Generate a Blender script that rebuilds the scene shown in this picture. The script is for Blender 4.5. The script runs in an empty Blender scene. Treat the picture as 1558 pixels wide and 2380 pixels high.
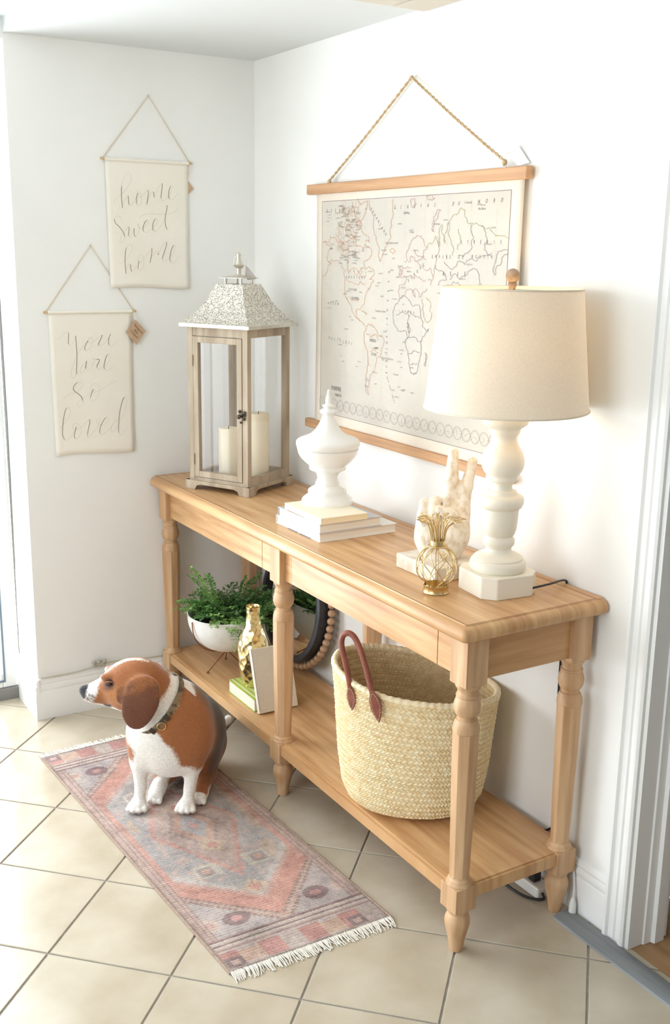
import bpy, math, random, json
import numpy as np
from mathutils import Vector, Matrix

random.seed(7); rng = np.random.default_rng(7)
scene = bpy.context.scene
COL = scene.collection

# ---------------------------------------------------------------- camera
cam_data = bpy.data.cameras.new('camera')
cam_data.sensor_fit = 'VERTICAL'; cam_data.sensor_height = 36.0
cam_data.lens = 2477.486 / 2380 * 36.0
cam_data.clip_start = 0.05
camera = bpy.data.objects.new('camera', cam_data); COL.objects.link(camera)
cr = Vector((0.51804586, 0.85523324, 0.01430391)); cu = Vector((-0.20994339, 0.11092351, 0.97140092)); cf = Vector((-0.82918771, 0.50623323, -0.23701403))
camera.matrix_world = Matrix(((cr.x, cu.x, -cf.x, 3.56020433), (cr.y, cu.y, -cf.y, -1.81610677), (cr.z, cu.z, -cf.z, 1.64034269), (0, 0, 0, 1)))
scene.camera = camera

# ---------------------------------------------------------------- light
world = bpy.data.worlds.new('daylight'); scene.world = world; world.use_nodes = True
bg = world.node_tree.nodes['Background']
bg.inputs['Color'].default_value = (0.885, 0.945, 1.0, 1); bg.inputs['Strength'].default_value = 6.0
def portal(loc, rot, sx, sy):
    l = bpy.data.lights.new('daylight_portal', 'AREA'); l.shape = 'RECTANGLE'; l.size = sx; l.size_y = sy
    l.cycles.is_portal = True
    o = bpy.data.objects.new('daylight_portal', l); COL.objects.link(o); o.location = loc; o.rotation_euler = rot
portal((-0.30, -2.52, 1.15), (0, -math.pi/2, 0), 2.3, 3.3)
portal((2.5, -4.35, 1.5), (math.pi/2, 0, 0), 1.8, 1.2)  # serves the added, unseen opening behind the camera that brings in fill light
scene.view_settings.view_transform = 'Standard'; scene.view_settings.look = 'None'
scene.view_settings.gamma = 1.0; scene.view_settings.use_curve_mapping = False
scene.view_settings.exposure = 0.64
scene.cycles.max_bounces = 10; scene.cycles.diffuse_bounces = 6; scene.cycles.transparent_max_bounces = 16
scene.cycles.sample_clamp_indirect = 6.0

# ---------------------------------------------------------------- helpers
def lin(c):
    return tuple(((x/255)/12.92 if x/255 <= 0.04045 else ((x/255+0.055)/1.055)**2.4) for x in c) + (1,)
def mat(name, c1, c2=None, rough=0.5, scale=(8, 8, 8), bump=0.0, bscale=None, metal=0.0, detail=4, lo=0.35, hi=0.65, spec=0.5, bdist=0.002, sheen=0.0):
    m = bpy.data.materials.new(name); m.use_nodes = True
    nt = m.node_tree; b = nt.nodes['Principled BSDF']
    b.inputs['Roughness'].default_value = rough; b.inputs['Metallic'].default_value = metal
    b.inputs['Specular IOR Level'].default_value = spec
    if sheen: b.inputs['Sheen Weight'].default_value = sheen
    tc = nt.nodes.new('ShaderNodeTexCoord')
    def noise(sc, det):
        mp = nt.nodes.new('ShaderNodeMapping'); mp.inputs['Scale'].default_value = sc
        nt.links.new(tc.outputs['Object'], mp.inputs['Vector'])
        n = nt.nodes.new('ShaderNodeTexNoise'); n.inputs['Scale'].default_value = 1; n.inputs['Detail'].default_value = det
        nt.links.new(mp.outputs['Vector'], n.inputs['Vector']); return n
    if c2 is None: b.inputs['Base Color'].default_value = lin(c1)
    else:
        n = noise(scale, detail); r = nt.nodes.new('ShaderNodeValToRGB')
        r.color_ramp.elements[0].position = lo; r.color_ramp.elements[1].position = hi
        r.color_ramp.elements[0].color = lin(c1); r.color_ramp.elements[1].color = lin(c2)
        nt.links.new(n.outputs['Fac'], r.inputs['Fac']); nt.links.new(r.outputs['Color'], b.inputs['Base Color'])
    if bump:
        n = noise(bscale or scale, 3); bp = nt.nodes.new('ShaderNodeBump')
        bp.inputs['Strength'].default_value = bump; bp.inputs['Distance'].default_value = bdist
        nt.links.new(n.outputs['Fac'], bp.inputs['Height']); nt.links.new(bp.outputs['Normal'], b.inputs['Normal'])
    return m
def vcol_mat(name, rough=0.8, bump=0.0, bscale=400, sheen=0.0, spec=0.3, weave=None, bdist=0.001, vary=0.0):
    m = bpy.data.materials.new(name); m.use_nodes = True
    nt = m.node_tree; b = nt.nodes['Principled BSDF']; b.inputs['Roughness'].default_value = rough
    b.inputs['Specular IOR Level'].default_value = spec; b.inputs['Sheen Weight'].default_value = sheen
    a = nt.nodes.new('ShaderNodeAttribute'); a.attribute_name = 'col'
    out = a.outputs['Color']
    if bump or vary:
        tc = nt.nodes.new('ShaderNodeTexCoord'); mp = nt.nodes.new('ShaderNodeMapping')
        mp.inputs['Scale'].default_value = weave or (bscale,)*3
        nt.links.new(tc.outputs['Object'], mp.inputs['Vector'])
        n = nt.nodes.new('ShaderNodeTexNoise'); n.inputs['Scale'].default_value = 1; n.inputs['Detail'].default_value = 3
        nt.links.new(mp.outputs['Vector'], n.inputs['Vector'])
        bp = nt.nodes.new('ShaderNodeBump'); bp.inputs['Strength'].default_value = bump; bp.inputs['Distance'].default_value = bdist
        nt.links.new(n.outputs['Fac'], bp.inputs['Height']); nt.links.new(bp.outputs['Normal'], b.inputs['Normal'])
        if vary:
            mr = nt.nodes.new('ShaderNodeMapRange'); mr.inputs['From Min'].default_value = .3; mr.inputs['From Max'].default_value = .7
            mr.inputs['To Min'].default_value = 1-vary; mr.inputs['To Max'].default_value = 1+vary
            nt.links.new(n.outputs['Fac'], mr.inputs['Value'])
            mx = nt.nodes.new('ShaderNodeVectorMath'); mx.operation = 'SCALE'
            nt.links.new(out, mx.inputs[0]); nt.links.new(mr.outputs['Result'], mx.inputs['Scale']); out = mx.outputs['Vector']
    nt.links.new(out, b.inputs['Base Color'])
    return m
def glass_mat(name, tint=(1, 1, 1, 1), ior=1.5):
    m = bpy.data.materials.new(name); m.use_nodes = True; nt = m.node_tree
    nt.nodes.remove(nt.nodes['Principled BSDF']); out = nt.nodes['Material Output']
    t = nt.nodes.new('ShaderNodeBsdfTransparent'); t.inputs['Color'].default_value = tint
    g = nt.nodes.new('ShaderNodeBsdfGlossy'); g.inputs['Roughness'].default_value = 0.01
    lw = nt.nodes.new('ShaderNodeLayerWeight'); lw.inputs['Blend'].default_value = 0.5
    pw = nt.nodes.new('ShaderNodeMath'); pw.operation = 'POWER'; pw.inputs[1].default_value = 4.0
    ma = nt.nodes.new('ShaderNodeMath'); ma.operation = 'MULTIPLY_ADD'; ma.inputs[1].default_value = 0.9; ma.inputs[2].default_value = 0.035
    nt.links.new(lw.outputs['Facing'], pw.inputs[0]); nt.links.new(pw.outputs[0], ma.inputs[0])
    mx = nt.nodes.new('ShaderNodeMixShader')
    nt.links.new(ma.outputs[0], mx.inputs['Fac']); nt.links.new(t.outputs['BSDF'], mx.inputs[1]); nt.links.new(g.outputs['BSDF'], mx.inputs[2])
    nt.links.new(mx.outputs['Shader'], out.inputs['Surface']); return m

class MB:
    def __init__(s, xf=None): s.v = []; s.f = []; s.xf = xf
    def add(s, vs, fs):
        n = len(s.v)
        s.v += [tuple(s.xf @ Vector(p)) if s.xf is not None else tuple(p) for p in vs]
        s.f += [tuple(i+n for i in f) for f in fs]; return s
    def box(s, x0, x1, y0, y1, z0, z1):
        return s.add([(x0,y0,z0),(x1,y0,z0),(x1,y1,z0),(x0,y1,z0),(x0,y0,z1),(x1,y0,z1),(x1,y1,z1),(x0,y1,z1)],
              [(0,3,2,1),(4,5,6,7),(0,1,5,4),(1,2,6,5),(2,3,7,6),(3,0,4,7)])
    def cbox(s, c, d): return s.box(c[0]-d[0]/2, c[0]+d[0]/2, c[1]-d[1]/2, c[1]+d[1]/2, c[2]-d[2]/2, c[2]+d[2]/2)
    def prism(s, poly, axis, a, b):
        n = len(poly)
        def P(u, v, w): return {'x': (w, u, v), 'y': (u, w, v), 'z': (u, v, w)}[axis]
        vs = [P(u, v, a) for u, v in poly]+[P(u, v, b) for u, v in poly]
        fs = [tuple(range(n))[::-1], tuple(range(n, 2*n))]+[(i, (i+1) % n, n+(i+1) % n, n+i) for i in range(n)]
        area = sum(poly[i][0]*poly[(i+1) % n][1]-poly[(i+1) % n][0]*poly[i][1] for i in range(n))
        flip = (area < 0) != (b < a)
        if axis == 'y': flip = not flip
        if flip: fs = [f[::-1] for f in fs]
        return s.add(vs, fs)
    def lathe(s, prof, c=(0, 0), seg=32, cap=True, rot=0.0, flat=False):
        vs = []; fs = []; n = len(prof)
        for z, r in prof:
            for k in range(seg):
                a = rot+2*math.pi*k/seg; vs.append((c[0]+r*math.cos(a), c[1]+r*math.sin(a), z))
        up = prof[-1][0] > prof[0][0]
        for i in range(n-1):
            for k in range(seg):
                q = (i*seg+k, i*seg+(k+1) % seg, (i+1)*seg+(k+1) % seg, (i+1)*seg+k)
                fs.append(q if up else q[::-1])
        if cap:
            a = tuple(range(seg)); b = tuple(range((n-1)*seg, n*seg))
            fs += [a[::-1], b] if up else [a, b[::-1]]
        return s.add(vs, fs)
    def tube(s, pts, r, seg=8, closed=False, cap=True):
        pts = [Vector(p) for p in pts]; n = len(pts)
        rs = list(r) if hasattr(r, '__len__') else [r]*n
        vs = []; fs = []; up = None
        for i, p in enumerate(pts):
            if closed: t = pts[(i+1) % n]-pts[i-1]
            else: t = pts[min(i+1, n-1)]-pts[max(i-1, 0)]
            t.normalize()
            if up is None:
                up = Vector((0, 0, 1)) if abs(t.z) < .9 else Vector((1, 0, 0))
            u = (up-t*up.dot(t)); u.normalize(); w = t.cross(u); up = u
            for k in range(seg):
                a = 2*math.pi*k/seg; vs.append(p+(u*math.cos(a)+w*math.sin(a))*rs[i])
        for i in range(n if closed else n-1):
            j = (i+1) % n
            for k in range(seg): fs.append((i*seg+k, i*seg+(k+1) % seg, j*seg+(k+1) % seg, j*seg+k))
        if cap and not closed: fs += [tuple(range(seg))[::-1], tuple(range((n-1)*seg, n*seg))]
        return s.add(vs, fs)
    def sphere(s, c, r, seg=12, rings=8, sc=(1, 1, 1)):
        vs = [(c[0], c[1], c[2]-r*sc[2])]; fs = []
        for i in range(1, rings):
            t = math.pi*i/rings
            for k in range(seg):
                a = 2*math.pi*k/seg
                vs.append((c[0]+r*sc[0]*math.sin(t)*math.cos(a), c[1]+r*sc[1]*math.sin(t)*math.sin(a), c[2]-r*sc[2]*math.cos(t)))
        vs.append((c[0], c[1], c[2]+r*sc[2])); L = len(vs)-1
        for k in range(seg): fs.append((0, 1+(k+1) % seg, 1+k)); fs.append((L, L-seg+k, L-seg+(k+1) % seg))
        for i in range(rings-2):
            for k in range(seg):
                a = 1+i*seg; fs.append((a+k, a+(k+1) % seg, a+seg+(k+1) % seg, a+seg+k))
        return s.add(vs, fs)
    def bent_quad(s, a, b, c, d): return s.add([a, b, c, d], [(0, 1, 2, 3)])

OFF = {}
def thing(name, label, cat, loc=(0, 0, 0), group=None):
    o = bpy.data.objects.new(name, None); COL.objects.link(o); o.empty_display_size = 0.05
    o.location = loc; o['label'] = label; o['category'] = cat
    if group: o['group'] = group
    OFF[o] = Vector(loc); return o
def obj(name, mb, m, parent=None, loc=None, smooth=None, bevel=0.0, label=None, cat=None, group=None, kind=None, cols=None):
    off = OFF[parent] if parent is not None else Vector(loc or (0, 0, 0))
    me = bpy.data.meshes.new(name)
    if isinstance(mb, MB):
        me.from_pydata([(p[0]-off.x, p[1]-off.y, p[2]-off.z) for p in mb.v], [], mb.f)
    else:
        V, F = mb; me.from_pydata((np.asarray(V)-np.array(off)).tolist(), [], F)
    me.validate(); me.update()
    if m is not None: me.materials.append(m)
    if smooth is not None:
        me.polygons.foreach_set('use_smooth', [True]*len(me.polygons))
        if smooth < 180: me.set_sharp_from_angle(angle=math.radians(smooth))
    if cols is not None:
        at = me.color_attributes.new('col', 'FLOAT_COLOR', 'POINT')
        c = np.ones((len(me.vertices), 4), np.float32); c[:, :3] = cols; at.data.foreach_set('color', c.ravel())
    o = bpy.data.objects.new(name, me); COL.objects.link(o)
    if parent is not None: o.parent = parent
    else: o.location = off
    OFF[o] = off
    if bevel:
        b = o.modifiers.new('bevel', 'BEVEL'); b.width = bevel; b.segments = 2; b.limit_method = 'ANGLE'; b.angle_limit = math.radians(40)
    for k, val in (('label', label), ('category', cat), ('group', group), ('kind', kind)):
        if val: o[k] = val
    return o
def catmull(pts, n=6):
    pts = [Vector(p) for p in pts]; out = []
    for i in range(len(pts)-1):
        p0 = pts[max(i-1, 0)]; p1 = pts[i]; p2 = pts[i+1]; p3 = pts[min(i+2, len(pts)-1)]
        for k in range(n):
            t = k/n
            out.append(0.5*((2*p1)+(p2-p0)*t+(2*p0-5*p1+4*p2-p3)*t*t+(3*p1-p0-3*p2+p3)*t**3))
    out.append(pts[-1]); return out
def ribbon(mb, pts, ws, place):
    """flat printed stroke: 2-D points + widths, place(u, v) -> 3-D"""
    n = len(pts); L = []
    for i, p in enumerate(pts):
        t = Vector(pts[min(i+1, n-1)])-Vector(pts[max(i-1, 0)]); t = Vector((t[0], t[1]))
        if t.length < 1e-9: t = Vector((1, 0))
        t.normalize(); q = Vector((-t.y, t.x))*ws[i]/2
        L += [place(p[0]+q.x, p[1]+q.y), place(p[0]-q.x, p[1]-q.y)]
    mb.add(L, [(2*i, 2*i+1, 2*i+3, 2*i+2) for i in range(n-1)])
def text2d(s, size, ax='CENTER', xs=1.0, shear=0.0, spacing=1.0):
    cu_ = bpy.data.curves.new('tmp_text', 'FONT'); cu_.body = s; cu_.size = size; cu_.align_x = ax; cu_.shear = shear; cu_.space_character = spacing; cu_.resolution_u = 2
    o = bpy.data.objects.new('tmp_text', cu_); COL.objects.link(o)
    dg = bpy.context.evaluated_depsgraph_get(); dg.update(); me = o.evaluated_get(dg).to_mesh()
    vs = [(v.co.x*xs, v.co.y) for v in me.vertices]; fs = [tuple(p.vertices) for p in me.polygons]
    o.evaluated_get(dg).to_mesh_clear(); bpy.data.objects.remove(o); bpy.data.curves.remove(cu_)
    return vs, fs
# signed-distance modelling (smooth unions meshed with surface nets)
class SDF:
    def __init__(s, lo, hi, h):
        s.lo = np.array(lo, np.float32); s.h = h
        n = np.ceil((np.array(hi)-np.array(lo))/h).astype(int)+1; s.n = n
        g = np.meshgrid(*[s.lo[i]+h*np.arange(n[i], dtype=np.float32) for i in range(3)], indexing='ij')
        s.P = np.stack(g, -1); s.D = np.full(n, 1e3, np.float32)
    @staticmethod
    def cone(P, a, b, r1, r2):
        a = np.array(a, np.float32); d = np.array(b, np.float32)-a
        t = np.clip(((P-a)@d)/max(float(d@d), 1e-9), 0, 1)
        return np.linalg.norm(P-a-t[..., None]*d, axis=-1)-(r1+(r2-r1)*t)
    @staticmethod
    def ell(P, c, r, rot=None):
        q = P-np.array(c, np.float32)
        if rot is not None: q = q@np.array(rot, np.float32)
        r = np.array(r, np.float32); k0 = np.linalg.norm(q/r, axis=-1); k1 = np.linalg.norm(q/(r*r), axis=-1)+1e-6
        return k0*(k0-1)/k1
    def _u(s, d, k):
        if k <= 0: s.D = np.minimum(s.D, d); return
        h = np.maximum(k-np.abs(s.D-d), 0)/k; s.D = np.minimum(s.D, d)-h*h*k*.25
    def addc(s, a, b, r1, r2, k=.02): s._u(s.cone(s.P, a, b, r1, r2), k)
    def adde(s, c, r, k=.02, rot=None): s._u(s.ell(s.P, c, r, rot), k)
    def cute(s, c, r, k=.005, rot=None):
        d = -s.ell(s.P, c, r, rot); h = np.maximum(k-np.abs(s.D-d), 0)/k; s.D = np.maximum(s.D, d)+h*h*k*.25
    def cutc(s, a, b, r1, r2, k=.004):
        d = -s.cone(s.P, a, b, r1, r2); h = np.maximum(k-np.abs(s.D-d), 0)/k; s.D = np.maximum(s.D, d)+h*h*k*.25
    def sample(s, p):
        i = np.clip(((np.array(p)-s.lo)/s.h), 0, s.n-1.001); j = i.astype(int); f = i-j; r = 0
        for c in range(8):
            o = ((c >> 0) & 1, (c >> 1) & 1, (c >> 2) & 1); w = 1
            for a in range(3): w *= f[a] if o[a] else 1-f[a]
            r += w*s.D[j[0]+o[0], j[1]+o[1], j[2]+o[2]]
        return float(r)
    def mesh(s):
        D = s.D; sg = D < 0; n = D.shape
        cnt = np.zeros((n[0]-1, n[1]-1, n[2]-1), np.int8); sl = lambda o: tuple(slice(o[a], n[a]-1+o[a]) for a in range(3))
        cs = [((c >> 0) & 1, (c >> 1) & 1, (c >> 2) & 1) for c in range(8)]
        for o in cs: cnt += sg[sl(o)]
        act = (cnt > 0) & (cnt < 8); idx = -np.ones(act.shape, np.int64); I = np.argwhere(act); idx[act] = np.arange(len(I))
        acc = np.zeros((len(I), 3)); num = np.zeros(len(I))
        for a in range(3):
            for o in cs:
                if o[a]: continue
                o2 = list(o); o2[a] = 1
                d0 = D[I[:, 0]+o[0], I[:, 1]+o[1], I[:, 2]+o[2]]; d1 = D[I[:, 0]+o2[0], I[:, 1]+o2[1], I[:, 2]+o2[2]]
                m = (d0 < 0) != (d1 < 0); t = np.where(m, d0/np.where(m, d0-d1, 1), 0)
                p = np.tile(np.array(o, float), (len(I), 1)); p[:, a] += t
                acc[m] += p[m]; num[m] += 1
        V = (I+acc/num[:, None])*s.h+s.lo; F = []
        for a in range(3):
            b, c = (a+1) % 3, (a+2) % 3
            s0 = [slice(None)]*3; s1 = [slice(None)]*3; s0[a] = slice(0, -1); s1[a] = slice(1, None)
            for s_ in (s0, s1): s_[b] = slice(1, -1); s_[c] = slice(1, -1)
            A = sg[tuple(s0)]; B = sg[tuple(s1)]; E = np.argwhere(A != B)
            if not len(E): continue
            ins = A[E[:, 0], E[:, 1], E[:, 2]]; E = E.copy(); E[:, b] += 1; E[:, c] += 1
            def at(db, dc):
                q = E.copy(); q[:, b] += db; q[:, c] += dc; return idx[q[:, 0], q[:, 1], q[:, 2]]
            Q = np.stack([at(-1, -1), at(0, -1), at(0, 0), at(-1, 0)], 1)
            Q[~ins] = Q[~ins][:, ::-1]; F.append(Q)
        return V, np.concatenate(F).tolist()

# ---------------------------------------------------------------- materials
M_wall = mat('white_wall_paint', (238, 238, 235), (241, 241, 238), rough=.75, scale=(3, 3, 3), bump=.06, bscale=(90, 90, 90))
M_room = mat('low_bounce_paint', (160, 154, 147), rough=.9)  # dark tone given to the unseen far walls to cut bounced fill light
M_ceil = mat('ceiling_paint', (214, 218, 218), rough=.85)
M_trim = mat('white_gloss_trim', (240, 240, 238), rough=.4, bump=.05, bscale=(20, 20, 20))
M_tile = mat('beige_floor_tile', (178, 165, 142), (202, 192, 173), rough=.2, scale=(5, 5, 5), bump=.16, bscale=(16, 16, 16), detail=6, lo=.3, hi=.7)
M_grout = mat('grey_grout', (160, 156, 149), (176, 171, 163), rough=.9, scale=(30, 30, 30))
M_hall = mat('brown_hall_floor', (150, 112, 76), (176, 138, 98), rough=.5, scale=(2, 20, 2))
M_woodx = mat('honey_wood_long_grain', (178, 130, 84), (222, 182, 132), rough=.36, scale=(3.5, 46, 46), bump=.08, bscale=(4, 120, 120), detail=5, lo=.3, hi=.72)
M_woodtop = mat('honey_wood_board_grain', (182, 134, 88), (220, 180, 131), rough=.36, scale=(3.2, 46, 4), bump=.08, bscale=(4, 120, 8), detail=5, lo=.3, hi=.72)
M_woody = mat('honey_wood_side_grain', (178, 130, 84), (208, 164, 116), rough=.45, scale=(34, 2.2, 34), bump=.08, bscale=(120, 4, 120), detail=5, lo=.3, hi=.72)
M_woodz = mat('weathered_wood_leg', (178, 136, 96), (218, 182, 142), rough=.5, scale=(40, 40, 3), bump=.08, bscale=(120, 120, 4), detail=5, lo=.3, hi=.72)
M_groove = mat('dark_wood_groove', (104, 66, 38), rough=.8)
M_grey_wood = mat('greyed_lantern_wood', (158, 140, 116), (188, 172, 150), rough=.55, scale=(30, 30, 4), bump=.1, bscale=(90, 90, 8))
M_nickel = mat('worn_nickel', (205, 198, 186), (224, 218, 206), rough=.28, scale=(30, 30, 30), metal=.9)
M_white_cer = mat('white_glazed_ceramic', (238, 236, 232), rough=.22)
M_cream = mat('cream_lamp_paint', (232, 224, 206), (238, 231, 215), rough=.45, scale=(10, 10, 10), bump=.04, bscale=(60, 60, 60))
M_brass = mat('brushed_gold', (204, 176, 122), (218, 192, 140), rough=.32, metal=1.0, scale=(40, 40, 40))
M_gold = mat('polished_gold', (240, 218, 160), (246, 228, 176), rough=.24, metal=1.0, scale=(20, 20, 20))
M_black = mat('black_plastic', (30, 30, 32), rough=.4)
M_white_pl = mat('white_plastic', (232, 231, 226), rough=.4)
M_glass = glass_mat('clear_glass')
M_rail = mat('rail_wood', (172, 128, 90), (206, 162, 120), rough=.6, scale=(2.5, 40, 40), bump=.15, bscale=(4, 90, 90), lo=.3, hi=.7)
M_rope = mat('jute_rope', (176, 148, 110), (204, 180, 144), rough=.9, scale=(200, 200, 200), bump=.3, bscale=(300, 300, 300))
M_canvas = mat('map_canvas', (218, 206, 190), (224, 214, 198), rough=.85, scale=(6, 6, 6), bump=.12, bscale=(500, 500, 500))
M_print = mat('map_sea_print', (193, 187, 176), (201, 194, 181), rough=.85, scale=(4, 4, 4), bump=.12, bscale=(500, 500, 500))
M_muslin = mat('cream_muslin', (240, 235, 222), (243, 237, 227), rough=.9, scale=(5, 5, 5), bump=.15, bscale=(400, 400, 400))
M_ink = mat('grey_green_ink', (134, 128, 104), rough=.8)
M_inkthin = mat('faint_ink', (196, 189, 170), rough=.8)
M_straw = mat('woven_straw', (240, 218, 172), (250, 238, 206), rough=.7, scale=(60, 60, 60), bump=.15, bscale=(200, 200, 40))
M_straw_in = mat('straw_inside', (222, 198, 152), (238, 218, 176), rough=.8, scale=(60, 60, 60))
M_leather = mat('brown_leather', (132, 72, 56), (152, 90, 72), rough=.45, scale=(40, 40, 40), bump=.1, bscale=(200, 200, 200))
M_stitch = mat('cream_thread', (232, 214, 190), rough=.8)
M_stone = mat('whitewashed_stone', (210, 186, 154), (236, 226, 210), rough=.8, scale=(70, 70, 50), bump=.5, bscale=(260, 260, 260), detail=8, lo=.30, hi=.56, bdist=.003)
M_block = mat('distressed_block', (204, 188, 166), (228, 219, 206), rough=.7, scale=(30, 30, 30), bump=.2, bscale=(60, 60, 60))
M_paper = mat('book_paper', (236, 231, 220), (226, 219, 206), rough=.8, scale=(4, 4, 900))
M_soil = mat('dark_soil', (44, 40, 32), (66, 58, 46), rough=.95, scale=(120, 120, 120), bump=.8, bscale=(150, 150, 150))
M_copper = mat('copper_wire', (150, 98, 72), rough=.35, metal=.9)
M_bowl = mat('white_bowl_glaze', (238, 238, 234), (230, 229, 224), rough=.5, scale=(20, 20, 20))
M_leaf = [mat('fern_leaf', (88, 140, 64), (120, 166, 84), rough=.5, scale=(40, 40, 40)), mat('fern_leaf_dark', (64, 110, 56), (92, 136, 72), rough=.5, scale=(40, 40, 40)), mat('fern_leaf_light', (140, 182, 98), (162, 198, 120), rough=.5, scale=(40, 40, 40))]
M_candle = mat('ivory_wax', (240, 228, 200), rough=.5)
M_mirror = mat('mirror_silver', (235, 238, 236), rough=.02, metal=1.0)
M_bead = mat('raw_wood_bead', (176, 138, 108), (198, 162, 130), rough=.6, scale=(60, 60, 60))
M_kraft = mat('kraft_card', (190, 158, 128), (200, 170, 142), rough=.85, scale=(80, 80, 80))
M_strip = mat('grey_strip', (122, 126, 128), (136, 140, 142), rough=.45, scale=(6, 60, 6))
M_vent = mat('beige_vent', (206, 198, 184), rough=.6)
M_alu = mat('grey_door_sill', (140, 138, 136), rough=.45, metal=.3)
M_caulk = mat('grey_caulk', (150, 150, 146), rough=.9)
# ---------------------------------------------------------------- room
floor = obj('floor', MB().box(-.27, 5.5, -4.2, 0.0, -.08, -.0035), M_grout, kind='structure')
TD = .2222; GAP = .0027
def clip(poly, ax, lim, keep_less):
    out = []
    for i in range(len(poly)):
        a, b = poly[i], poly[(i+1) % len(poly)]
        ia = (a[ax] <= lim) == keep_less or a[ax] == lim; ib = (b[ax] <= lim) == keep_less or b[ax] == lim
        if ia: out.append(a)
        if ia != ib:
            t = (lim-a[ax])/(b[ax]-a[ax]); out.append((a[0]+t*(b[0]-a[0]), a[1]+t*(b[1]-a[1])))
    return out
def tile_mb(poly, c):
    n = len(poly); mb = MB(); g = .0016
    def inset(p): d = Vector((p[0]-c[0], p[1]-c[1])); L = d.length; d *= (L-g*1.4)/L; return (c[0]+d.x, c[1]+d.y)
    top = [inset(p) for p in poly]
    vs = [(x, y, -.0034) for x, y in poly]+[(x, y, -.0012) for x, y in poly]+[(x, y, 0.0) for x, y in top]
    fs = [tuple(range(2*n, 3*n))]
    for i in range(n):
        j = (i+1) % n; fs += [(i, j, n+j, n+i), (n+i, n+j, 2*n+j, 2*n+i)]
    return mb.add(vs, fs)
full = None; h = TD-GAP*math.sqrt(2)
for i in range(-9, 10):
    for j in range(-9, 10):
        cx = 1.0887+TD*(i+j)+TD; cy = -1.0065+TD*(i-j)
        if not (-.5 < cx < 3.3 and -2.35 < cy < .22): continue
        poly = [(cx-h, cy), (cx, cy-h), (cx+h, cy), (cx, cy+h)]
        cl = clip(clip(poly, 1, -.001, True), 0, -.262, False)
        if len(cl) < 3: continue
        if cx+h < -.0 or True:
            pass
        whole = cl == poly
        if whole and full is not None:
            t = full.copy(); COL.objects.link(t); t.parent = floor; t.location = (cx, cy, 0); OFF[t] = Vector((cx, cy, 0)); continue
        if whole:
            mb = tile_mb([(x-cx, y-cy) for x, y in poly], (0, 0)); t = obj('tile', mb, M_tile, floor); t.location = (cx, cy, 0); full = t
        else:
            c = (sum(p[0] for p in cl)/len(cl), sum(p[1] for p in cl)/len(cl))
            obj('tile', tile_mb(cl, c), M_tile, floor)
ZT = 2.60
obj('wall_left', MB().box(-.24, 0, -.868, .1, 0, ZT).box(-.24, 0, -4.2, -.868, 2.265, ZT).box(-.24, 0, -4.2, -4.16, 0, 2.265), M_wall, kind='structure')
obj('wall_right', MB().box(0, 1.987, 0, .1, 0, ZT).box(1.987, 2.85, 0, .1, 2.12, ZT).box(2.85, 5.5, 0, .1, 0, ZT), M_wall, kind='structure')
obj('ceiling', MB().box(0, 5.5, -.868, 0, 2.283, ZT).box(0, 5.5, -4.2, -.868, 2.325, ZT), M_ceil, kind='structure')
obj('wall_front', MB().box(-.24, 1.6, -4.3, -4.2, 0, ZT).box(3.4, 5.5, -4.3, -4.2, 0, ZT).box(1.6, 3.4, -4.3, -4.2, 0, .9).box(1.6, 3.4, -4.3, -4.2, 2.1, ZT), M_room, kind='structure')  # unseen wall; its window opening is added to let in fill daylight
obj('wall_back', MB().box(5.5, 5.6, -4.3, .1, 0, ZT), M_room, kind='structure')
obj('floor_hall', MB().box(1.9, 4.2, 0, 3.0, -.08, -.0012), M_hall, kind='structure')
obj('wall_hall', MB().box(1.7, 1.9, .1, 3.0, 0, ZT).box(4.2, 4.3, .1, 3.0, 0, ZT).box(1.7, 4.3, 3.0, 3.1, 0, ZT).box(1.7, 4.3, .1, 3.0, 2.4, ZT), M_wall, kind='structure')

def base_profile(h=.15):
    return [(0, 0), (.014, 0), (.014, h*.66), (.0115, h*.70), (.0135, h*.74), (.0135, h*.80), (.009, h*.86), (.011, h*.90), (.008, h*.97), (.003, h), (0, h)]
mb = MB(); mb.prism([(u, v) for u, v in base_profile(.152)], 'y', -.868, -.014)
mb.prism([(-.868-u, v) for u, v in base_profile(.152)], 'x', -.225, .014)
obj('baseboard_left', mb, M_trim, kind='structure', smooth=30)
obj('baseboard_right', MB().prism([(-u, v) for u, v in base_profile(.146)], 'x', 0, 1.926), M_trim, kind='structure', smooth=30)
cas = [(1.924, 0), (1.924, -.020), (1.929, -.027), (1.937, -.026), (1.941, -.019), (1.955, -.016), (1.958, -.020), (1.962, -.016), (1.974, -.017), (1.977, -.023), (1.986, -.026), (1.992, -.022), (1.992, 0)]
mb = MB().prism(cas, 'z', 0.0, 2.19)
obj('trim_1', mb, M_trim, kind='structure', smooth=25)
jam = [(1.9871, 0), (1.9935, -.015), (2.002, -.012), (2.003, .035), (2.007, .038), (2.008, .06), (2.018, .064), (2.018, .095), (2.008, .1), (2.008, .115), (1.9871, .115)]
obj('trim_2', MB().prism(jam, 'z', 0, 2.12), M_trim, kind='structure', smooth=25)

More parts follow.
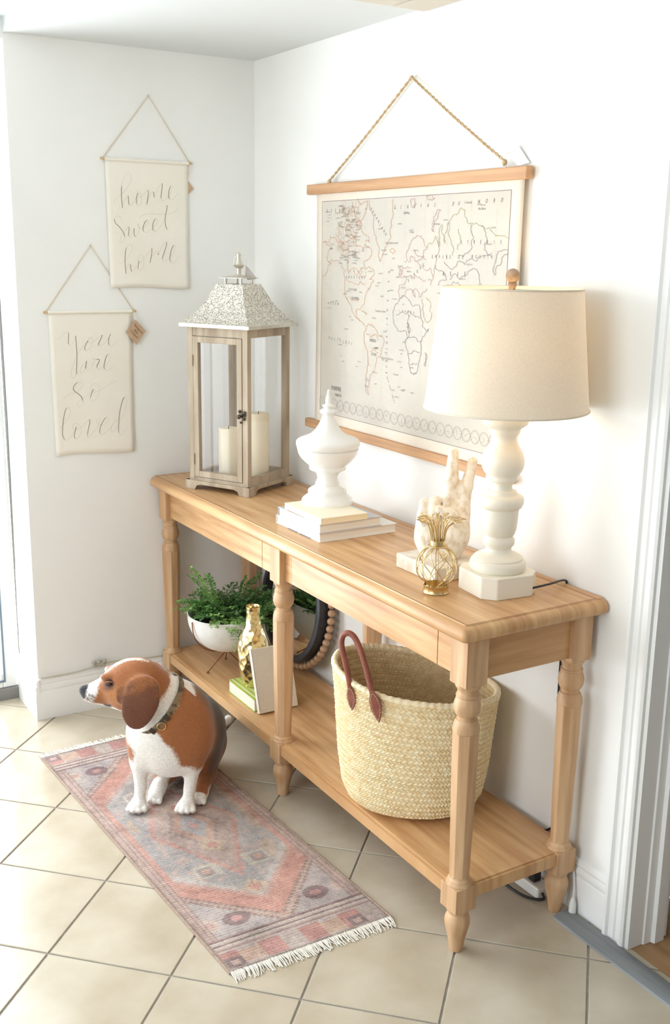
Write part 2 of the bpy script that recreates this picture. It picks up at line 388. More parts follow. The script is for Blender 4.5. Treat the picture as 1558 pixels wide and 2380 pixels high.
# glazed door at the left
door = obj('door_1', MB().box(-.275, -.235, -.935, -.875, .045, 2.262).box(-.275, -.235, -4.157, -4.10, .045, 2.262).box(-.275, -.235, -4.10, -.935, 2.20, 2.262).box(-.275, -.235, -4.10, -.935, .045, .10)
   .box(-.275, -.235, -1.80, -1.72, .1, 2.2).box(-.275, -.235, -2.66, -2.58, .1, 2.2).box(-.275, -.235, -3.50, -3.42, .1, 2.2), M_trim, kind='structure', bevel=.003)
for a, b in ((-1.72, -.935), (-2.58, -1.80), (-3.42, -2.66), (-4.10, -3.50)):
    obj('pane', MB().box(-.258, -.252, a, b, .1, 2.2), M_glass, door)
obj('gasket', MB().box(-.2345, -.2305, -.932, -.926, .075, 2.21).box(-.2345, -.2305, -4.10, -.926, .068, .075), mat('blue_grey_gasket', (110, 126, 140), rough=.6), door)
obj('sill', MB().box(-.285, -.222, -4.15, -.872, -.002, .0445), M_alu, door, bevel=.002)
mb = MB(); pl = []; pr_ = []
for k in range(41):
    z = .17+k*(2.26-.17)/40; w = .004+.016*min(1, max(0, (z-.35)/.6)); c0 = -.2335
    pl.append((c0, z)); pr_.append((c0+w+random.uniform(-.002, .002), z))
mb.prism(pl+pr_[::-1], 'y', -.8695, -.8725)
obj('caulk', mb, M_caulk, door)

# ceiling vent
vent = obj('ceiling_vent', MB().box(1.0, 1.62, -.36, -.002, 2.279, 2.2829), M_ceil, label='beige louvred vent grille set in the ceiling at the top edge', cat='vent', loc=(1.3, -.18, 2.28))
for y0, y1 in ((-.105, -.008), (-.35, -.118)):
    obj('louvre_panel', MB().box(1.008, 1.61, y0, y1, 2.2765, 2.2789), M_vent, vent)
    n = int((y1-y0)/.012)
    for k in range(n):
        y = y0+(k+.5)*(y1-y0)/n
        obj('slat', MB().add([(1.02, y-.004, 2.2764), (1.6, y-.004, 2.2764), (1.6, y+.004, 2.2735), (1.02, y+.004, 2.2735), (1.02, y-.004, 2.2752), (1.6, y-.004, 2.2752), (1.6, y+.004, 2.2723), (1.02, y+.004, 2.2723)], [(3, 2, 1, 0), (4, 5, 6, 7), (0, 1, 5, 4), (2, 3, 7, 6), (1, 2, 6, 5), (3, 0, 4, 7)]), M_vent, vent)

# grey strip on the floor along the doorway
sp = [(-.083, .0), (-.080, .004), (-.066, .009), (-.032, .009), (-.022, .005), (-.019, .0)]
mb = MB().prism(sp, 'x', 1.812, 3.0)
obj('floor_strip', mb, M_strip, label='flat grey strip lying on the floor tiles along the doorway', cat='floor strip', loc=(1.812, -.05, 0), smooth=30)

# ---------------------------------------------------------------- console table
T = thing('console_table', 'long honey wood console table with turned legs and a lower shelf', 'table', (.926, -.21, 0))
TX0, TX1, TYF, TYB = .0155, 1.818, -.402, -.0215
# top with bullnose edge: stack of rounded rectangles
mb = MB(); ov = .031; rows = [(.8125, -.010), (.8165, -.004), (.822, -.001), (.829, 0), (.8365, -.002), (.8425, -.007), (.8470, -.014), (.8475, -.0185), (.8500, -.020)]
rings = []
for z, d in rows:
    x0, x1, y0, y1 = .0142, TX1+ov+d, TYF-.035-d, -.0075
    r = .012
    ring = []
    for (cx, cy, a0) in ((x0+r, y0+r, math.pi), (x1-r, y0+r, 1.5*math.pi), (x1-r, y1-.003, 0), (x0+r, y1-.003, .5*math.pi)):
        rr = r if cy < -.1 else .003
        for k in range(4):
            a = a0+k*math.pi/6; ring.append((cx+rr*math.cos(a)+(r-rr)*(1 if cx > 1 else -1), cy+rr*math.sin(a), z))
    rings.append(ring)
n = len(rings[0]); vs = [p for r in rings for p in r]; fs = []
for i in range(len(rings)-1):
    for k in range(n): fs.append((i*n+k, i*n+(k+1) % n, (i+1)*n+(k+1) % n, (i+1)*n+k))
fs += [tuple(range(n))[::-1], tuple(range((len(rings)-1)*n, len(rings)*n))]
obj('tabletop', mb.add(vs, fs), M_woodtop, T, smooth=30)
# scored line round the top
mb = MB(); e = .022
for a, b, c, d in ((.026, TX1+ov-e, TYF-.035+e, TYF-.035+e+.0016), (.026, TX1+ov-e, -.030, -.0284), (TX1+ov-e-.0016, TX1+ov-e, TYF-.035+e, -.0284), (.026, .0276, TYF-.035+e, -.0284)):
    mb.box(a, b, c, d, .8499, .8502)
obj('scored_line', mb, M_groove, T)
# turned legs
S_ = .061
SHAFT = [(.574, .0322), (.50, .0318), (.30, .0275), (.203, .0250)]
def leg_mb(x, y):
    mb = MB(); c = (x, y); q = S_/2
    mb.box(x-q, x+q, y-q, y+q, .692, .8125)
    mb.lathe([(.692, .0305), (.688, .0305), (.684, .0285), (.680, .0250), (.672, .0240), (.667, .0250), (.6665, .0275), (.661, .0275), (.6605, .0255), (.655, .0275), (.647, .0305), (.638, .0318), (.629, .0310), (.620, .0280), (.615, .0250), (.6145, .0222), (.605, .0222), (.6045, .0250), (.600, .0268), (.592, .0300), (.583, .0315), (.574, .0318)], c, 28)
    mb.lathe([(z, r*1.0) for z, r in SHAFT], c, 8, rot=math.pi/8)
    mb.lathe([(.205, .0236), (.199, .0236), (.197, .026), (.193, .0285), (.189, .0285), (.187, .031), (.1815, .0325)], c, 28)
    mb.box(x-q, x+q, y-q, y+q, .1185, .1815)
    mb.lathe([(.1185, .0285), (.112, .0285), (.109, .025), (.103, .024), (.097, .027), (.090, .0300), (.082, .0312), (.072, .0302), (.055, .0260), (.030, .0205), (.008, .0172), (0, .0160)], c, 28)
    return mb
LX = (TX0+S_/2, .908, TX1-S_/2)
for x in LX:
    for y in (TYF+S_/2, TYB-S_/2):
        obj('leg', leg_mb(x, y), M_woodz, T, smooth=35, bevel=.0012)
# aprons
AZ0, AZ1 = .7020, .8125
for i in (0, 1):
    x0 = LX[i]+S_/2; x1 = LX[i+1]-S_/2
    dx0, dx1 = (.092, .790) if i == 0 else (.9745, 1.6815)
    obj('drawer', MB().box(dx0, dx1-.0012, TYF+.020, TYF+.038, AZ0, AZ1-.001), M_woodx, T, bevel=.0008)
    obj('front_rail', MB().box(dx1+.0012, x1, TYF+.020, TYF+.038, AZ0, AZ1-.0005), M_woodx, T, bevel=.0008)
    obj('front_rail', MB().box(x0, dx0-.0006, TYF+.020, TYF+.038, AZ0, AZ1-.0005), M_woodx, T, bevel=.0008)
    obj('drawer_box', MB().box(dx0+.03, dx1-.03, TYF+.038, TYB-.03, AZ0+.006, AZ0+.012), M_woodx, T)
    obj('back_rail', MB().box(x0, x1, TYB-.03, TYB-.012, AZ0, AZ1-.0005), M_woodx, T)
for x0 in (TX0+.012, TX1-.030):
    obj('side_panel', MB().box(x0, x0+.018, TYF+S_, TYB-S_, AZ0, AZ1-.0005), M_woody, T)
# lower shelf with stepped edge, notched round the legs
mb = MB()
mb.box(TX0+S_, LX[1]-S_/2, TYF+.006, TYB-.004, .1475, .1785); mb.box(LX[1]+S_/2, TX1-S_, TYF+.006, TYB-.004, .1475, .1785)
mb.box(TX0+.006, TX0+S_, TYF+S_, TYB-S_, .1475, .1785); mb.box(TX1-S_, TX1-.006, TYF+S_, TYB-S_, .1475, .1785)
mb.box(LX[1]-S_/2, LX[1]+S_/2, TYF+S_, TYB-S_, .1475, .1785)
mb.box(TX0+S_, LX[1]-S_/2, TYF+.016, TYB-.008, .1784, .1814); mb.box(LX[1]+S_/2, TX1-S_, TYF+.016, TYB-.008, .1784, .1814)
mb.box(TX0+.014, TX0+S_, TYF+S_, TYB-S_, .1784, .1814); mb.box(TX1-S_, TX1-.014, TYF+S_, TYB-S_, .1784, .1814); mb.box(LX[1]-S_/2, LX[1]+S_/2, TYF+S_, TYB-S_, .1784, .1814)
obj('shelf', mb, M_woodtop, T)

# ---------------------------------------------------------------- wooden lantern with candles
def yaw(cx, cy, deg, z=0): return Matrix.Translation((cx, cy, z))@Matrix.Rotation(math.radians(deg), 4, 'Z')
LC = (.318, -.222); X = yaw(LC[0], LC[1], 27.4, .850)
Lt = thing('lantern', 'tall greyed wood lantern with glass sides and pierced metal roof', 'lantern', (LC[0], LC[1], .85))
hw = .133
def plinth_poly(w):
    return [(-w, 0), (-w+.040, 0), (-w+.048, .014), (-w+.062, .019), (w-.062, .019), (w-.048, .014), (w-.040, 0), (w, 0), (w, .032), (-w, .032)]
base = MB(X)
base.prism(plinth_poly(hw), 'y', -hw, -hw+.016); base.prism(plinth_poly(hw), 'y', hw-.016, hw)
base.prism(plinth_poly(hw-.0005), 'x', -hw+.0005, -hw+.016); base.prism(plinth_poly(hw-.0005), 'x', hw-.016, hw-.0005)
base.box(-hw+.01, hw-.01, -hw+.01, hw-.01, .024, .036)
obj('plinth', base, M_grey_wood, Lt, bevel=.0015)
pw = .122; pz0, pz1 = .036, .545; ps = .021
posts = [(sx*(pw-ps/2), sy*(pw-ps/2)) for sx in (-1, 1) for sy in (-1, 1)]
for px, py in posts: obj('post', MB(X).box(px-ps/2, px+ps/2, py-ps/2, py+ps/2, pz0, pz1), M_grey_wood, Lt, bevel=.0012)
inn = pw-ps
for (z0, z1) in ((pz0, pz0+.022), (pz1-.028, pz1)):
    obj('rail', MB(X).box(pw-ps+.002, pw-.002, -inn, inn, z0, z1), M_grey_wood, Lt); obj('rail', MB(X).box(-pw+.002, -inn-.002, -inn, inn, z0, z1), M_grey_wood, Lt)
    obj('rail', MB(X).box(-inn, inn, inn+.002, pw-.002, z0, z1), M_grey_wood, Lt)
obj('rail', MB(X).box(-inn, inn, -pw+.002, -inn-.002, pz1-.028, pz1), M_grey_wood, Lt)
obj('rail', MB(X).box(-inn, inn, -pw+.002, -inn-.002, pz0, pz0+.006), M_grey_wood, Lt)
obj('inner_floor', MB(X).box(-inn, inn, -inn, inn, pz0, pz0+.005), M_grey_wood, Lt)
gx = pw-ps/2
for nm, bx in (('pane', (gx-.001, gx+.001, -inn, inn)), ('pane', (-gx-.001, -gx+.001, -inn, inn)), ('pane', (-inn, inn, gx-.001, gx+.001))):
    obj(nm, MB(X).box(*bx, pz0+.022, pz1-.028), M_glass, Lt)
# door on the front face
dz0, dz1 = pz0+.008, pz1-.030; dw = inn-.0015; st = .020; dy0, dy1 = -pw-.0015, -pw+.016
dmb = MB(X).box(-dw, -dw+st, dy0, dy1, dz0, dz1).box(dw-st, dw, dy0, dy1, dz0, dz1).box(-dw+st, dw-st, dy0, dy1, dz0, dz0+st).box(-dw+st, dw-st, dy0, dy1, dz1-st, dz1)
dr = obj('door', dmb, M_grey_wood, Lt, bevel=.001)
obj('pane', MB(X).box(-dw+st, dw-st, -pw+.006, -pw+.008, dz0+st, dz1-st), M_glass, dr)
lat = MB(X); zc = .27
lat.tube([(dw-.002, dy0, zc-.004), (dw-.002, dy0-.012, zc-.004)], .0045, 10); lat.sphere((dw-.002, dy0-.014, zc-.004), .0075)
lat.sphere((dw+.012, -pw-.004, zc+.008), .006); lat.sphere((dw+.010, -pw-.004, zc-.012), .0055); lat.sphere((dw-.006, dy0-.004, zc+.012), .0055); lat.box(dw-.010, dw+.016, dy0-.003, dy0+.0005, zc-.004, zc+.004)
lat.sphere((dw-.002, dy0-.003, zc-.024), .004)
obj('latch', lat, mat('aged_bronze', (96, 88, 74), rough=.35, metal=.8), dr, smooth=40)
for z in (dz0+.06, dz1-.08): obj('hinge', MB(X).tube([(-dw-.001, dy0-.002, z-.018), (-dw-.001, dy0-.002, z+.018)], .0028, 8), M_grey_wood, dr)
# roof
rim = MB(X).box(-.1425, .1425, -.1425, .1425, .5455, .5580)
obj('roof_rim', rim, M_nickel, Lt, bevel=.002)
prof = [(.558, .1385), (.566, .1270), (.580, .1130), (.598, .0975), (.620, .0830), (.642, .0715), (.664, .0615), (.683, .0525)]
pierced = bpy.data.materials.new('pierced_metal'); pierced.use_nodes = True
nt = pierced.node_tree; b = nt.nodes['Principled BSDF']; b.inputs['Metallic'].default_value = .25; b.inputs['Roughness'].default_value = .42
tc = nt.nodes.new('ShaderNodeTexCoord'); v1 = nt.nodes.new('ShaderNodeTexVoronoi'); v1.inputs['Scale'].default_value = 250
v2 = nt.nodes.new('ShaderNodeTexVoronoi'); v2.inputs['Scale'].default_value = 40; v2.inputs['Randomness'].default_value = .25
for v in (v1, v2): nt.links.new(tc.outputs['Object'], v.inputs['Vector'])
lt1 = nt.nodes.new('ShaderNodeMath'); lt1.operation = 'LESS_THAN'; lt1.inputs[1].default_value = .42
gt2 = nt.nodes.new('ShaderNodeMath'); gt2.operation = 'GREATER_THAN'; gt2.inputs[1].default_value = .26
mul = nt.nodes.new('ShaderNodeMath'); mul.operation = 'MULTIPLY'
nt.links.new(v1.outputs['Distance'], lt1.inputs[0]); nt.links.new(v2.outputs['Distance'], gt2.inputs[0])
nt.links.new(lt1.outputs[0], mul.inputs[0]); nt.links.new(gt2.outputs[0], mul.inputs[1])
mx = nt.nodes.new('ShaderNodeMix'); mx.data_type = 'RGBA'
mx.inputs[6].default_value = lin((226, 221, 210)); mx.inputs[7].default_value = lin((138, 128, 112))
nt.links.new(mul.outputs[0], mx.inputs[0]); nt.links.new(mx.outputs[2], b.inputs['Base Color'])
bp = nt.nodes.new('ShaderNodeBump'); bp.inputs['Strength'].default_value = .6; bp.inputs['Distance'].default_value = .002; bp.invert = True
nt.links.new(mul.outputs[0], bp.inputs['Height']); nt.links.new(bp.outputs['Normal'], b.inputs['Normal'])
rf = MB(X)
for k in range(4):
    R4 = Matrix.Rotation(k*math.pi/2, 3, 'Z'); vs = []; fs = []; nx = 8
    for z, w in prof:
        for i in range(nx+1): p = R4@Vector((-w+2*w*i/nx, -w, z)); vs.append(p)
    for r in range(len(prof)-1):
        for i in range(nx): a = r*(nx+1)+i; fs.append((a, a+1, a+nx+2, a+nx+1))
    rf.add(vs, fs)
rf.box(-.0525, .0525, -.0525, .0525, .680, .683)
roof = obj('roof', rf, pierced, Lt, smooth=30)
for px in (-1, 1):
    for py in (-1, 1): obj('roof_post', MB(X).lathe([(.683, .0052), (.7025, .0052)], (px*.031, py*.031), 10), M_nickel, Lt, smooth=40)
cap = MB(X); w = .0475
cap.box(-w, w, -w, w, .7020, .7036)
vs = [(-w, -w, .7036), (w, -w, .7036), (w, w, .7036), (-w, w, .7036), (-.012, -.012, .711), (.012, -.012, .711), (.012, .012, .711), (-.012, .012, .711)]
cap.add(vs, [(0, 1, 5, 4), (1, 2, 6, 5), (2, 3, 7, 6), (3, 0, 4, 7), (4, 5, 6, 7)])
obj('roof_cap', cap, M_nickel, Lt)
fin = MB(X).lathe([(.709, .0175), (.7115, .0165), (.713, .0095), (.7165, .0078), (.733, .0078), (.7395, .0165), (.7425, .0185), (.7445, .0165), (.7455, .0135), (.757, .0085), (.768, .0062), (.774, .0072), (.779, .0072), (.783, .0045), (.7845, .001)], (0, 0), 20)
obj('finial', fin, M_nickel, Lt, smooth=40)
rg = MB(X); rg.tube([(.003+.021*math.cos(a), .004+.006*math.cos(a), .7555+.0225*math.sin(a)) for a in [2*math.pi*k/32 for k in range(32)]], .0013, 8, closed=True)
obj('carry_ring', rg, M_nickel, Lt, smooth=60)
tg = MB(X).add([(.016, .018, .742), (.024, .022, .735), (.052, .030, .700), (.020, .020, .697), (.012, .018, .712)], [(0, 1, 2, 3, 4)])
tg.add([(p[0], p[1]+.0006, p[2]) for p in [(.016, .018, .742), (.024, .022, .735), (.052, .030, .700), (.020, .020, .697), (.012, .018, .712)]], [(4, 3, 2, 1, 0)])
obj('hang_tag', tg, mat('grey_tag', (196, 188, 184), rough=.8), Lt)
for (lx, ly, r, h_, lab) in ((-.022, -.035, .034, .165, 'shorter ivory pillar candle behind the glass door of the wooden lantern'), (.058, .028, .036, .215, 'taller ivory pillar candle at the right glass pane inside the wooden lantern')):
    c = X@Vector((lx, ly, .0415))
    k = thing('pillar_candle', lab, 'candle', tuple(c), 'candles in the lantern')
    obj('wax', MB().lathe([(c.z, r-.001), (c.z+.002, r), (c.z+h_-.004, r), (c.z+h_, r-.003), (c.z+h_-.001, r-.006), (c.z+h_-.005, r*.4), (c.z+h_-.006, .002)], (c.x, c.y), 32), M_candle, k, smooth=40)
    obj('wick', MB().tube([(c.x, c.y, c.z+h_-.007), (c.x+.001, c.y, c.z+h_+.006)], .0012, 6), M_black, k)

# ---------------------------------------------------------------- books with lidded urn on top
def book(name, label, x0, x1, y0, y1, z0, z1, cov, over=.004, spine='y1', t=.0025, bandf=None, pmat=None):
    b = thing(name, label, 'book', ((x0+x1)/2, (y0+y1)/2, z0), 'books stacked under the white urn')
    obj('cover', MB().box(x0, x1, y0, y1, z0, z0+t).box(x0, x1, y0, y1, z1-t, z1).box(x0, x0+t*.8, y0, y1, z0+t, z1-t), cov, b, bevel=.0008)
    obj('page_block', MB().box(x0+t*.8, x1-over, y0+over, y1-over, z0+t, z1-t), pmat or M_paper, b)
    return b
M_cov1 = mat('white_book_jacket', (232, 230, 226), (226, 222, 214), rough=.4, scale=(3, 3, 3)); M_cov2 = mat('greyblue_book_jacket', (188, 184, 188), (200, 196, 200), rough=.35, scale=(3, 3, 3)); M_cov3 = mat('pale_yellow_cover', (240, 232, 208), rough=.6)
b1 = book('book', 'white jacketed book at the bottom of the stack under the urn', .829, 1.087, -.3555, -.094, .850, .8760, M_cov1)
obj('spine_print', MB().box(.905, .965, -.3558, -.3555, .8505, .8522).box(.975, 1.04, -.3558, -.3555, .8505, .8522), mat('navy_print', (92, 96, 136), rough=.6), b1)
b2 = book('book', 'greyish book in the middle of the stack under the urn', .846, 1.0905, -.3580, -.150, .8762, .9040, M_cov2)
obj('cover_print', MB().box(.90, 1.0, -.357, -.350, .9040, .9042).box(1.02, 1.085, -.33, -.31, .9040, .9042), mat('taupe_print', (150, 124, 110), rough=.6), b2)
b3 = thing('book', 'thin pale yellow book on top of the stack under the urn', 'book', (.985, -.28, .9042), 'books stacked under the white urn')
obj('page_block', MB(yaw(.984, -.280, -1)).box(-.104, .112, -.074, .078, .9056, .9202), mat('cream_pages', (240, 224, 190), (232, 214, 178), rough=.8, scale=(3, 3, 900)), b3)
obj('cover', MB(yaw(.984, -.280, -1)).box(-.1045, .1125, -.0745, .0785, .9042, .9056).box(-.1045, .1125, -.0745, .0785, .9202, .9216), M_cov3, b3)
UC = (.930, -.238)
U_ = thing('lidded_urn', 'glossy white ceramic urn with tall spired lid on the books', 'urn', (UC[0], UC[1], .9216))
up = [(.9216, .0760), (.926, .0765), (.934, .0740), (.941, .0660), (.947, .0580), (.951, .0565), (.957, .0575), (.962, .0555), (.966, .0490), (.970, .0420), (.975, .0350), (.981, .0358), (.988, .0322), (.996, .0297), (1.005, .0315), (1.011, .0345), (1.018, .0460), (1.022, .0535), (1.027, .0545), (1.032, .0535), (1.035, .0560), (1.042, .0650), (1.056, .0790), (1.070, .0870), (1.0835, .0905)]
lp = [(1.0840, .0905), (1.0855, .0880), (1.0865, .0905), (1.092, .0925), (1.098, .0935), (1.104, .0930), (1.109, .0900), (1.113, .0830), (1.120, .0640), (1.127, .0500), (1.136, .0400), (1.150, .0300), (1.165, .0225), (1.178, .0170), (1.184, .0172), (1.188, .0240), (1.192, .0262), (1.196, .0235), (1.199, .0165), (1.201, .0125), (1.204, .0150), (1.207, .0185), (1.210, .0180), (1.213, .0110), (1.217, .0085), (1.222, .0100), (1.230, .0080), (1.240, .0052), (1.252, .0035), (1.256, .0010)]
sh = .000
obj('bowl', MB().lathe([(z, r) for z, r in up], UC, 48), M_white_cer, U_, smooth=50)
obj('lid', MB().lathe([(z, r) for z, r in lp], UC, 48), M_white_cer, U_, smooth=50)

# ---------------------------------------------------------------- table lamp
LP = (1.657, -.192)
La = thing('table_lamp', 'cream turned baluster table lamp with a linen drum shade, lit', 'lamp', (LP[0], LP[1], .85))
XB = yaw(LP[0], LP[1], -6); a = .0775; c = .028
oct_ = [(-a+c, -a), (a-c, -a), (a, -a+c), (a, a-c), (a-c, a), (-a+c, a), (-a, a-c), (-a, -a+c)]
obj('base', MB(XB).prism(oct_, 'z', .850, .9035), M_cream, La, bevel=.0025)
col = [(.9035, .0640), (.905, .0655), (.909, .0676), (.916, .0684), (.923, .0672), (.928, .0640), (.930, .0600), (.934, .0598), (.937, .0560), (.942, .0460), (.947, .0340), (.952, .0308), (.957, .0300), (.961, .0330), (.966, .0365), (.973, .0378), (.980, .0368), (.984, .0335), (.987, .0325), (.992, .0365), (1.004, .0402), (1.026, .0425), (1.050, .0437), (1.054, .0442), (1.058, .0500), (1.066, .0535), (1.075, .0545), (1.083, .0525), (1.087, .0470), (1.089, .0390), (1.092, .0372), (1.097, .0360), (1.099, .0270), (1.103, .0248), (1.110, .0245), (1.117, .0290), (1.122, .0340), (1.124, .0378), (1.130, .0386), (1.134, .0376), (1.136, .0385), (1.142, .0440), (1.152, .0488), (1.163, .0508), (1.175, .0502), (1.190, .0450), (1.206, .0350), (1.218, .0290), (1.226, .0292), (1.232, .0335), (1.236, .0362), (1.242, .0370), (1.245, .0378), (1.249, .0430), (1.255, .0520), (1.262, .0555), (1.272, .0570), (1.280, .0570), (1.2815, .0555)]
obj('column', MB().lathe([(z-.0, r) for z, r in col], LP, 56), M_cream, La, smooth=45)
obj('socket', MB().lathe([(1.2815, .014), (1.286, .014), (1.292, .0115), (1.33, .0115), (1.332, .013), (1.36, .013)], LP, 20), mat('brass_socket', (222, 206, 170), rough=.4, metal=.5), La, smooth=40)
bulb_m = bpy.data.materials.new('lit_bulb'); bulb_m.use_nodes = True
bb = bulb_m.node_tree.nodes['Principled BSDF']; bb.inputs['Emission Color'].default_value = (1.0, .72, .42, 1); bb.inputs['Emission Strength'].default_value = 7
obj('bulb', MB().lathe([(1.36, .012), (1.372, .016), (1.39, .027), (1.41, .0300), (1.428, .024), (1.438, .010), (1.440, .002)], LP, 20), bulb_m, La, smooth=60)
shade_m = bpy.data.materials.new('linen_shade'); shade_m.use_nodes = True; nt = shade_m.node_tree
nt.nodes.remove(nt.nodes['Principled BSDF']); out = nt.nodes['Material Output']
tc = nt.nodes.new('ShaderNodeTexCoord'); mp = nt.nodes.new('ShaderNodeMapping'); mp.inputs['Scale'].default_value = (420, 420, 1300)
n_ = nt.nodes.new('ShaderNodeTexNoise'); n_.inputs['Scale'].default_value = 1; rp = nt.nodes.new('ShaderNodeValToRGB')
rp.color_ramp.elements[0].color = lin((222, 209, 190)); rp.color_ramp.elements[1].color = lin((238, 229, 214)); rp.color_ramp.elements[0].position = .35; rp.color_ramp.elements[1].position = .65
nt.links.new(tc.outputs['Object'], mp.inputs['Vector']); nt.links.new(mp.outputs['Vector'], n_.inputs['Vector']); nt.links.new(n_.outputs['Fac'], rp.inputs['Fac'])
df = nt.nodes.new('ShaderNodeBsdfDiffuse'); tr = nt.nodes.new('ShaderNodeBsdfTranslucent'); ms = nt.nodes.new('ShaderNodeMixShader'); ms.inputs['Fac'].default_value = .14
nt.links.new(rp.outputs['Color'], df.inputs['Color']); nt.links.new(rp.outputs['Color'], tr.inputs['Color'])
nt.links.new(df.outputs['BSDF'], ms.inputs[1]); nt.links.new(tr.outputs['BSDF'], ms.inputs[2]); nt.links.new(ms.outputs['Shader'], out.inputs['Surface'])
SZ0, SZ1, SR0, SR1 = 1.2915, 1.5670, .1905, .1605
sh_ = obj('lamp_shade', MB().lathe([(SZ0, SR0), (SZ0+(SZ1-SZ0)*.5, (SR0+SR1)/2), (SZ1, SR1)], LP, 96, cap=False), shade_m, La, smooth=180)
M_tape = mat('linen_tape', (226, 214, 194), rough=.9)
for z, r in ((SZ0+.0015, SR0), (SZ1-.0015, SR1)): obj('rim_band', MB().tube([(LP[0]+r*math.cos(t), LP[1]+r*math.sin(t), z) for t in [2*math.pi*k/96 for k in range(96)]], .0022, 6, closed=True), M_tape, sh_, smooth=60)
mb = MB()
for k in range(3):
    t = math.radians(20+120*k); mb.tube([(LP[0], LP[1], SZ1-.004), (LP[0]+SR1*math.cos(t), LP[1]+SR1*math.sin(t), SZ1-.004)], .0015, 6)
for s in (-1, 1): mb.tube(catmull([(LP[0]+s*.012, LP[1], 1.345), (LP[0]+s*.05, LP[1], 1.40), (LP[0]+s*.055, LP[1], 1.46), (LP[0]+s*.03, LP[1], 1.545), (LP[0], LP[1], SZ1-.003)], 5), .0015, 6)
obj('harp', mb, M_nickel, La, smooth=60)
obj('shade_finial', MB().lathe([(SZ1-.003, .007), (SZ1+.001, .0085), (SZ1+.006, .0108), (SZ1+.0105, .0104), (SZ1+.012, .0085), (SZ1+.0145, .0112), (SZ1+.020, .0148), (SZ1+.027, .0160), (SZ1+.034, .0148), (SZ1+.040, .0100), (SZ1+.043, .002)], LP, 24), mat('weathered_finial_wood', (150, 124, 98), (178, 152, 126), rough=.7, scale=(60, 60, 60)), La, smooth=50)
obj('cord', MB().tube(catmull([(1.7335, -.150, .868), (1.741, -.112, .8725), (1.736, -.080, .872), (1.722, -.050, .868), (1.708, -.022, .862), (1.7015, -.0075, .8570), (1.700, -.0036, .8535)], 6), .0028, 8), M_black, La, smooth=60)
obj('electric_cable', MB().tube(catmull([(1.700, -.0036, .8530), (1.699, -.0036, .815), (1.698, -.0036, .70), (1.699, -.0036, .50), (1.708, -.0036, .28), (1.712, -.0036, .20), (1.700, -.0036, .172), (1.670, -.0036, .154), (1.630, -.0036, .1495)], 6), .0028, 8), M_black, smooth=60, loc=(1.70, -.0036, .15), label='black electric cable dropping down the wall behind the right end of the table', cat='cable')
lgt = bpy.data.lights.new('lamp_bulb_light', 'POINT'); lgt.energy = 0.85; lgt.color = (1.0, .70, .40); lgt.shadow_soft_size = .03
lo = bpy.data.objects.new('lamp_bulb_light', lgt); COL.objects.link(lo); lo.location = (LP[0], LP[1], 1.46)
# ---------------------------------------------------------------- whitewashed hand sculpture on a block
Hd = thing('hand_sculpture', 'whitewashed carved hand making a V sign on a distressed block', 'sculpture', (1.4612, -.2183, .85))
obj('block', MB().box(1.3795, 1.5505, -.2975, -.150, .8502, .8880), M_block, Hd, bevel=.003)
hu = Vector((.6, .8, 0)); hwv = Vector((.8, -.6, 0)); HO = Vector((1.4612, -.2183, .8875))
s = SDF((-.095, -.06, -.012), (.100, .062, .300), .0028)     # axes: u, w (towards the room), up
C3 = lambda u, v, w=0: (u, w, v)
s.adde(C3(.003, .055, -.002), (.060, .026, .070), 0)
s.addc(C3(-.012, .0), C3(-.016, .05), .030, .036, .03); s.addc(C3(.016, -.002), C3(.022, .05), .028, .034, .03)
s.addc(C3(-.030, .05, -.002), C3(-.036, .105, -.006), .031, .024, .025)
s.addc(C3(.032, .06, .0), C3(.046, .118, -.004), .033, .024, .025); s.adde(C3(.005, .105, -.006), (.055, .020, .035), .02)
s.addc(C3(.050, .11, -.006), C3(.0600, .185, -.008), .0195, .0160, .012); s.addc(C3(.0600, .185, -.008), C3(.0725, .248, -.004), .0160, .0120, .006)   # index
s.addc(C3(.0175, .11, -.008), C3(.0215, .195, -.010), .0205, .0185, .012); s.addc(C3(.0215, .195, -.010), C3(.0245, .270, -.006), .0185, .0130, .006)  # middle
s.addc(C3(-.016, .110, -.010), C3(-.0175, .142, .004), .0170, .0165, .010); s.addc(C3(-.0175, .142, .004), C3(-.022, .112, .032), .0165, .0145, .004); s.addc(C3(-.022, .112, .032), C3(-.021, .092, .024), .0142, .012, .004)   # ring, curled
s.addc(C3(-.043, .105, -.008), C3(-.044, .138, .002), .0140, .0130, .010); s.addc(C3(-.044, .138, .002), C3(-.048, .108, .026), .0130, .0118, .004); s.addc(C3(-.048, .108, .026), C3(-.045, .090, .018), .0116, .010, .004)   # little, curled
s.adde(C3(.040, .070, .014), (.026, .024, .040), .02)
s.addc(C3(.044, .072, .018), C3(.030, .118, .040), .0225, .0185, .016); s.addc(C3(.030, .118, .040), C3(-.006, .134, .044), .0175, .0105, .006)   # thumb over the ring finger
for (a, b) in (((.046, .173), (.076, .169)), ((.056, .217), (.080, .213)), ((.0, .192), (.042, .190)), ((.006, .236), (.042, .236))):
    s.cutc(C3(a[0], a[1], .013), C3(b[0], b[1], .011), .0022, .0022, .002)
s.cutc(C3(-.0325, .150, .020), C3(-.0355, .092, .040), .0028, .0024, .003); s.cutc(C3(-.0015, .142, .004), C3(-.0060, .118, .030), .0030, .0020, .003); s.cutc(C3(.0405, .150, .010), C3(.0360, .128, .014), .0030, .0015, .004)
V, F_ = s.mesh()
W = np.array(HO)+V[:, :1]*np.array(hu)+V[:, 1:2]*np.array(hwv)+V[:, 2:3]*np.array((0, 0, 1.0))
W = W[:, :]; F_ = [f[::-1] for f in F_]
obj('hand', (W, F_), M_stone, Hd, smooth=180)

